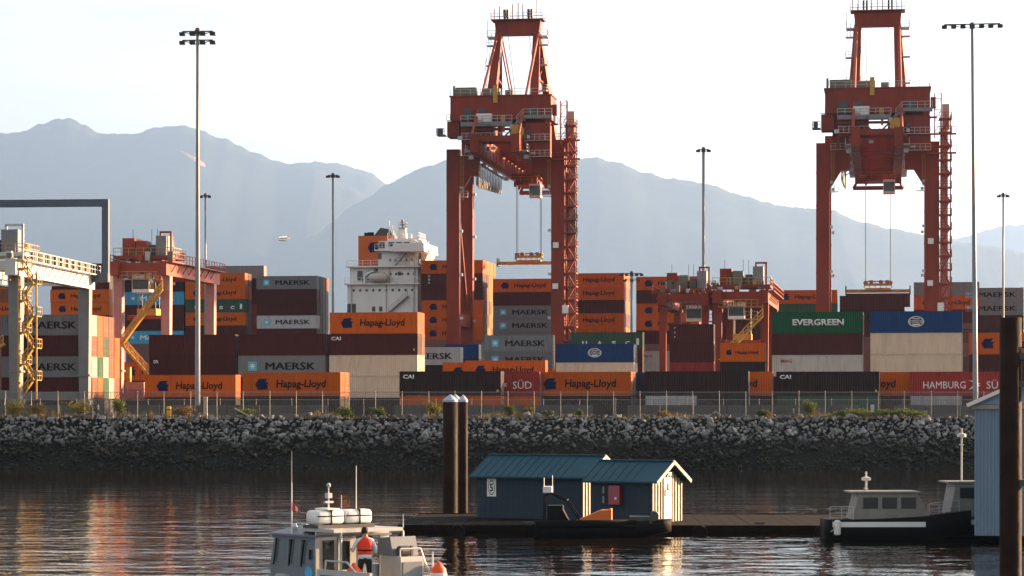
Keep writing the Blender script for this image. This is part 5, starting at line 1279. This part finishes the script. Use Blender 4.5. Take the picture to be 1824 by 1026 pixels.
J = [((0,0,.95),(.145,.105)), ((0,.0,1.12),(.14,.10)), ((0,.01,1.30),(.165,.11)), ((0,.0,1.43),(.14,.085)), ((0,.0,1.52),(.055,.055)), ((0,.015,1.60),(.075,.085)), ((0,.02,1.70),(.078,.095)), ((0,.015,1.765),(.04,.055)),
     ((.17,0,1.42),(.07,.065)), ((.255,.01,1.22),(.052,.052)), ((.27,.06,1.08),(.043,.043)), ((.26,.2,1.0),(.036,.036)), ((.255,.26,.985),(.034,.022)),
     ((-.17,0,1.42),(.07,.065)), ((-.27,-.02,1.24),(.052,.052)), ((-.30,.03,1.10),(.043,.043)), ((-.31,.16,1.16),(.036,.036)), ((-.305,.22,1.18),(.034,.022)),
     ((.095,0,.84),(.092,.092)), ((.11,.02,.5),(.062,.062)), ((.115,-.01,.30),(.056,.056)), ((.115,-.03,.09),(.044,.044)), ((.12,.06,.045),(.042,.036)), ((.125,.15,.035),(.04,.026)),
     ((-.095,0,.84),(.092,.092)), ((-.12,.03,.5),(.062,.062)), ((-.125,0,.30),(.056,.056)), ((-.125,-.02,.09),(.044,.044)), ((-.13,.07,.045),(.042,.036)), ((-.135,.16,.035),(.04,.026))]
E = [(0,1),(1,2),(2,3),(3,4),(4,5),(5,6),(6,7),(3,8),(8,9),(9,10),(10,11),(11,12),(3,13),(13,14),(14,15),(15,16),(16,17),(0,18),(18,19),(19,20),(20,21),(21,22),(22,23),(0,24),(24,25),(25,26),(26,27),(27,28),(28,29)]
for s_, hx, hy, hz_ in ((1, .255, .26, .985), (-1, -.305, .22, 1.18)):      # fingers and thumb
    base = 12 if s_ > 0 else 17
    for q, (dx, ln_) in enumerate(((-.026, .06), (-.009, .07), (.009, .066), (.026, .05))):
        i = len(J); J.append(((hx + dx, hy + .03, hz_ - .004), (.010, .010))); J.append(((hx + dx, hy + .03 + ln_ * .6, hz_ - .018), (.009, .009))); J.append(((hx + dx, hy + .03 + ln_ * .85, hz_ - .05), (.008, .008)))
        E += [(base, i), (i, i+1), (i+1, i+2)]
    i = len(J); J.append(((hx - s_*.036, hy, hz_ + .004), (.011, .011))); J.append(((hx - s_*.052, hy + .045, hz_ - .004), (.009, .009))); E += [(base, i), (i, i+1)]
def region(c):
    if c.z > 1.50: return 0
    if c.z < .075: return 3
    if abs(c.x) > .215 and c.y > .05 and c.z < 1.3: return 0
    if c.z < .90: return 2
    return 1
ppx, ppd = 650, 75.6
pw = Matrix.Rotation(0, 4, 'Z')
person = empty('person', (PX(ppx, ppd), ppd, .765), R(8), 'person in red life vest and pale shirt standing with back to us', 'person'); person.scale = (1.2, 1.15, 1.03)
skin_body('body', J, E, person, [M_skin, M_shirt, M_trous, M_shoe], region)
vb = B(); v = []; n = 20; prof = [(1.02, .168, .135), (1.12, .172, .138), (1.24, .19, .145), (1.34, .195, .14), (1.42, .165, .12), (1.47, .115, .095), (1.50, .085, .08)]
for z, a_, b2 in prof:
    for i in range(n):
        t = 2 * math.pi * i / n; v.append((a_ * math.copysign(abs(math.cos(t)) ** .8, math.cos(t)), .005 + b2 * math.copysign(abs(math.sin(t)) ** .8, math.sin(t)), z))
vb.add(v, [(k*n+i, k*n+(i+1)%n, (k+1)*n+(i+1)%n, (k+1)*n+i) for k in range(len(prof)-1) for i in range(n)])
vest = vb.build('life_vest', M_vest, person, True)
st_ = B()
for i in range(n):
    t0, t1 = 2*math.pi*i/n, 2*math.pi*(i+1)/n; st_.bar((.182*math.cos(t0), .005+.147*math.sin(t0), 1.14), (.182*math.cos(t1), .005+.147*math.sin(t1), 1.14), .012, .035)
st_.build('vest_strap', M_black, vest)
B().lathe([(.155, .92), (.165, .96), (.16, 1.03)], 20, (0, .003, 0)).build('shirt_hem', M_shirt, person, True).scale = (1, .8, 1)
hb = B(); v = []
prof = [(1.60, .082, .07), (1.66, .088, .088), (1.72, .088, .098), (1.77, .072, .082), (1.80, .035, .04)]
for z, a_, b2 in prof:
    for i in range(14):
        t = math.pi * (.95 + 1.1 * i / 13); v.append((a_ * math.cos(t), .018 + b2 * math.sin(t) * 1.02, z))
hb.add(v, [(k*14+i, k*14+i+1, (k+1)*14+i+1, (k+1)*14+i) for k in range(4) for i in range(13)])
hcap = B().lathe([(.088, 1.70), (.086, 1.74), (.066, 1.785), (.02, 1.81)], 14, (0, .018, 0)); hb.v += []; o_ = len(hb.v); hb.v.extend(hcap.v); hb.f.extend([tuple(i + o_ for i in f) for f in hcap.f]); hb.build('hair', M_hair, person, True)
for s_ in (-1, 1):
    B().lathe([(.004, -.03), (.02, -.02), (.024, .005), (.014, .03), (.004, .034)], 8, (s_*.082, .02, 1.655)).build('ear', M_skin, person, True)
    B().lathe([(.002, -.01), (.011, 0), (.002, .01)], 8, (s_*.03, .108, 1.67)).build('eye', M_let_w, person, True)
B().prism([(.1, 1.68), (.135, 1.63), (.1, 1.625)], 'x', -.014, .014).build('nose', M_skin, person)
B().box(-.025, .025, .094, .104, 1.592, 1.602).build('mouth', mat('lip', (.3, .1, .08), .6), person)

# ------------------------------------------------------------------ small floatplane far off
fp = empty('floatplane', P(504, 424, 2300), R(158), 'tiny white floatplane flying in front of the mountains', 'airplane')
fp.rotation_euler = (R(-6), R(-4), R(158))
B().lathe([(.05, -6), (.35, -4), (.75, -1), (.85, 1), (.8, 3), (.55, 4.4), (.15, 4.8)], 14, ax='x').build('fuselage', M_white, fp, True)
B().prism([(-.3, -7.8), (1.5, -7.8), (1.7, 0), (1.5, 7.8), (-.3, 7.8)], 'z', .85, 1.05).build('wing', M_white, fp)
B().prism([(-6.2, .1), (-4.8, .1), (-5.6, 2.3), (-6.4, 2.3)], 'y', -.08, .08).build('tail_fin', M_white, fp)
B().box(-6.2, -5.2, -2.4, 2.4, .2, .3).build('tailplane', M_white, fp)
for s in (-1, 1):
    B().lathe([(.05, -3.6), (.35, -2), (.42, 1), (.35, 3), (.05, 4)], 10, (0, s*1.4, -2.2), 'x').build('float', M_grey, fp, True)
    for x in (-1.2, 1.8): B().bar((x, s*.5, -.4), (x, s*1.4, -1.9), .1).build('strut', M_grey, fp)
B().box(4.82, 4.9, -1.3, 1.3, -.1, .1).build('propeller', M_dkgrey, fp)
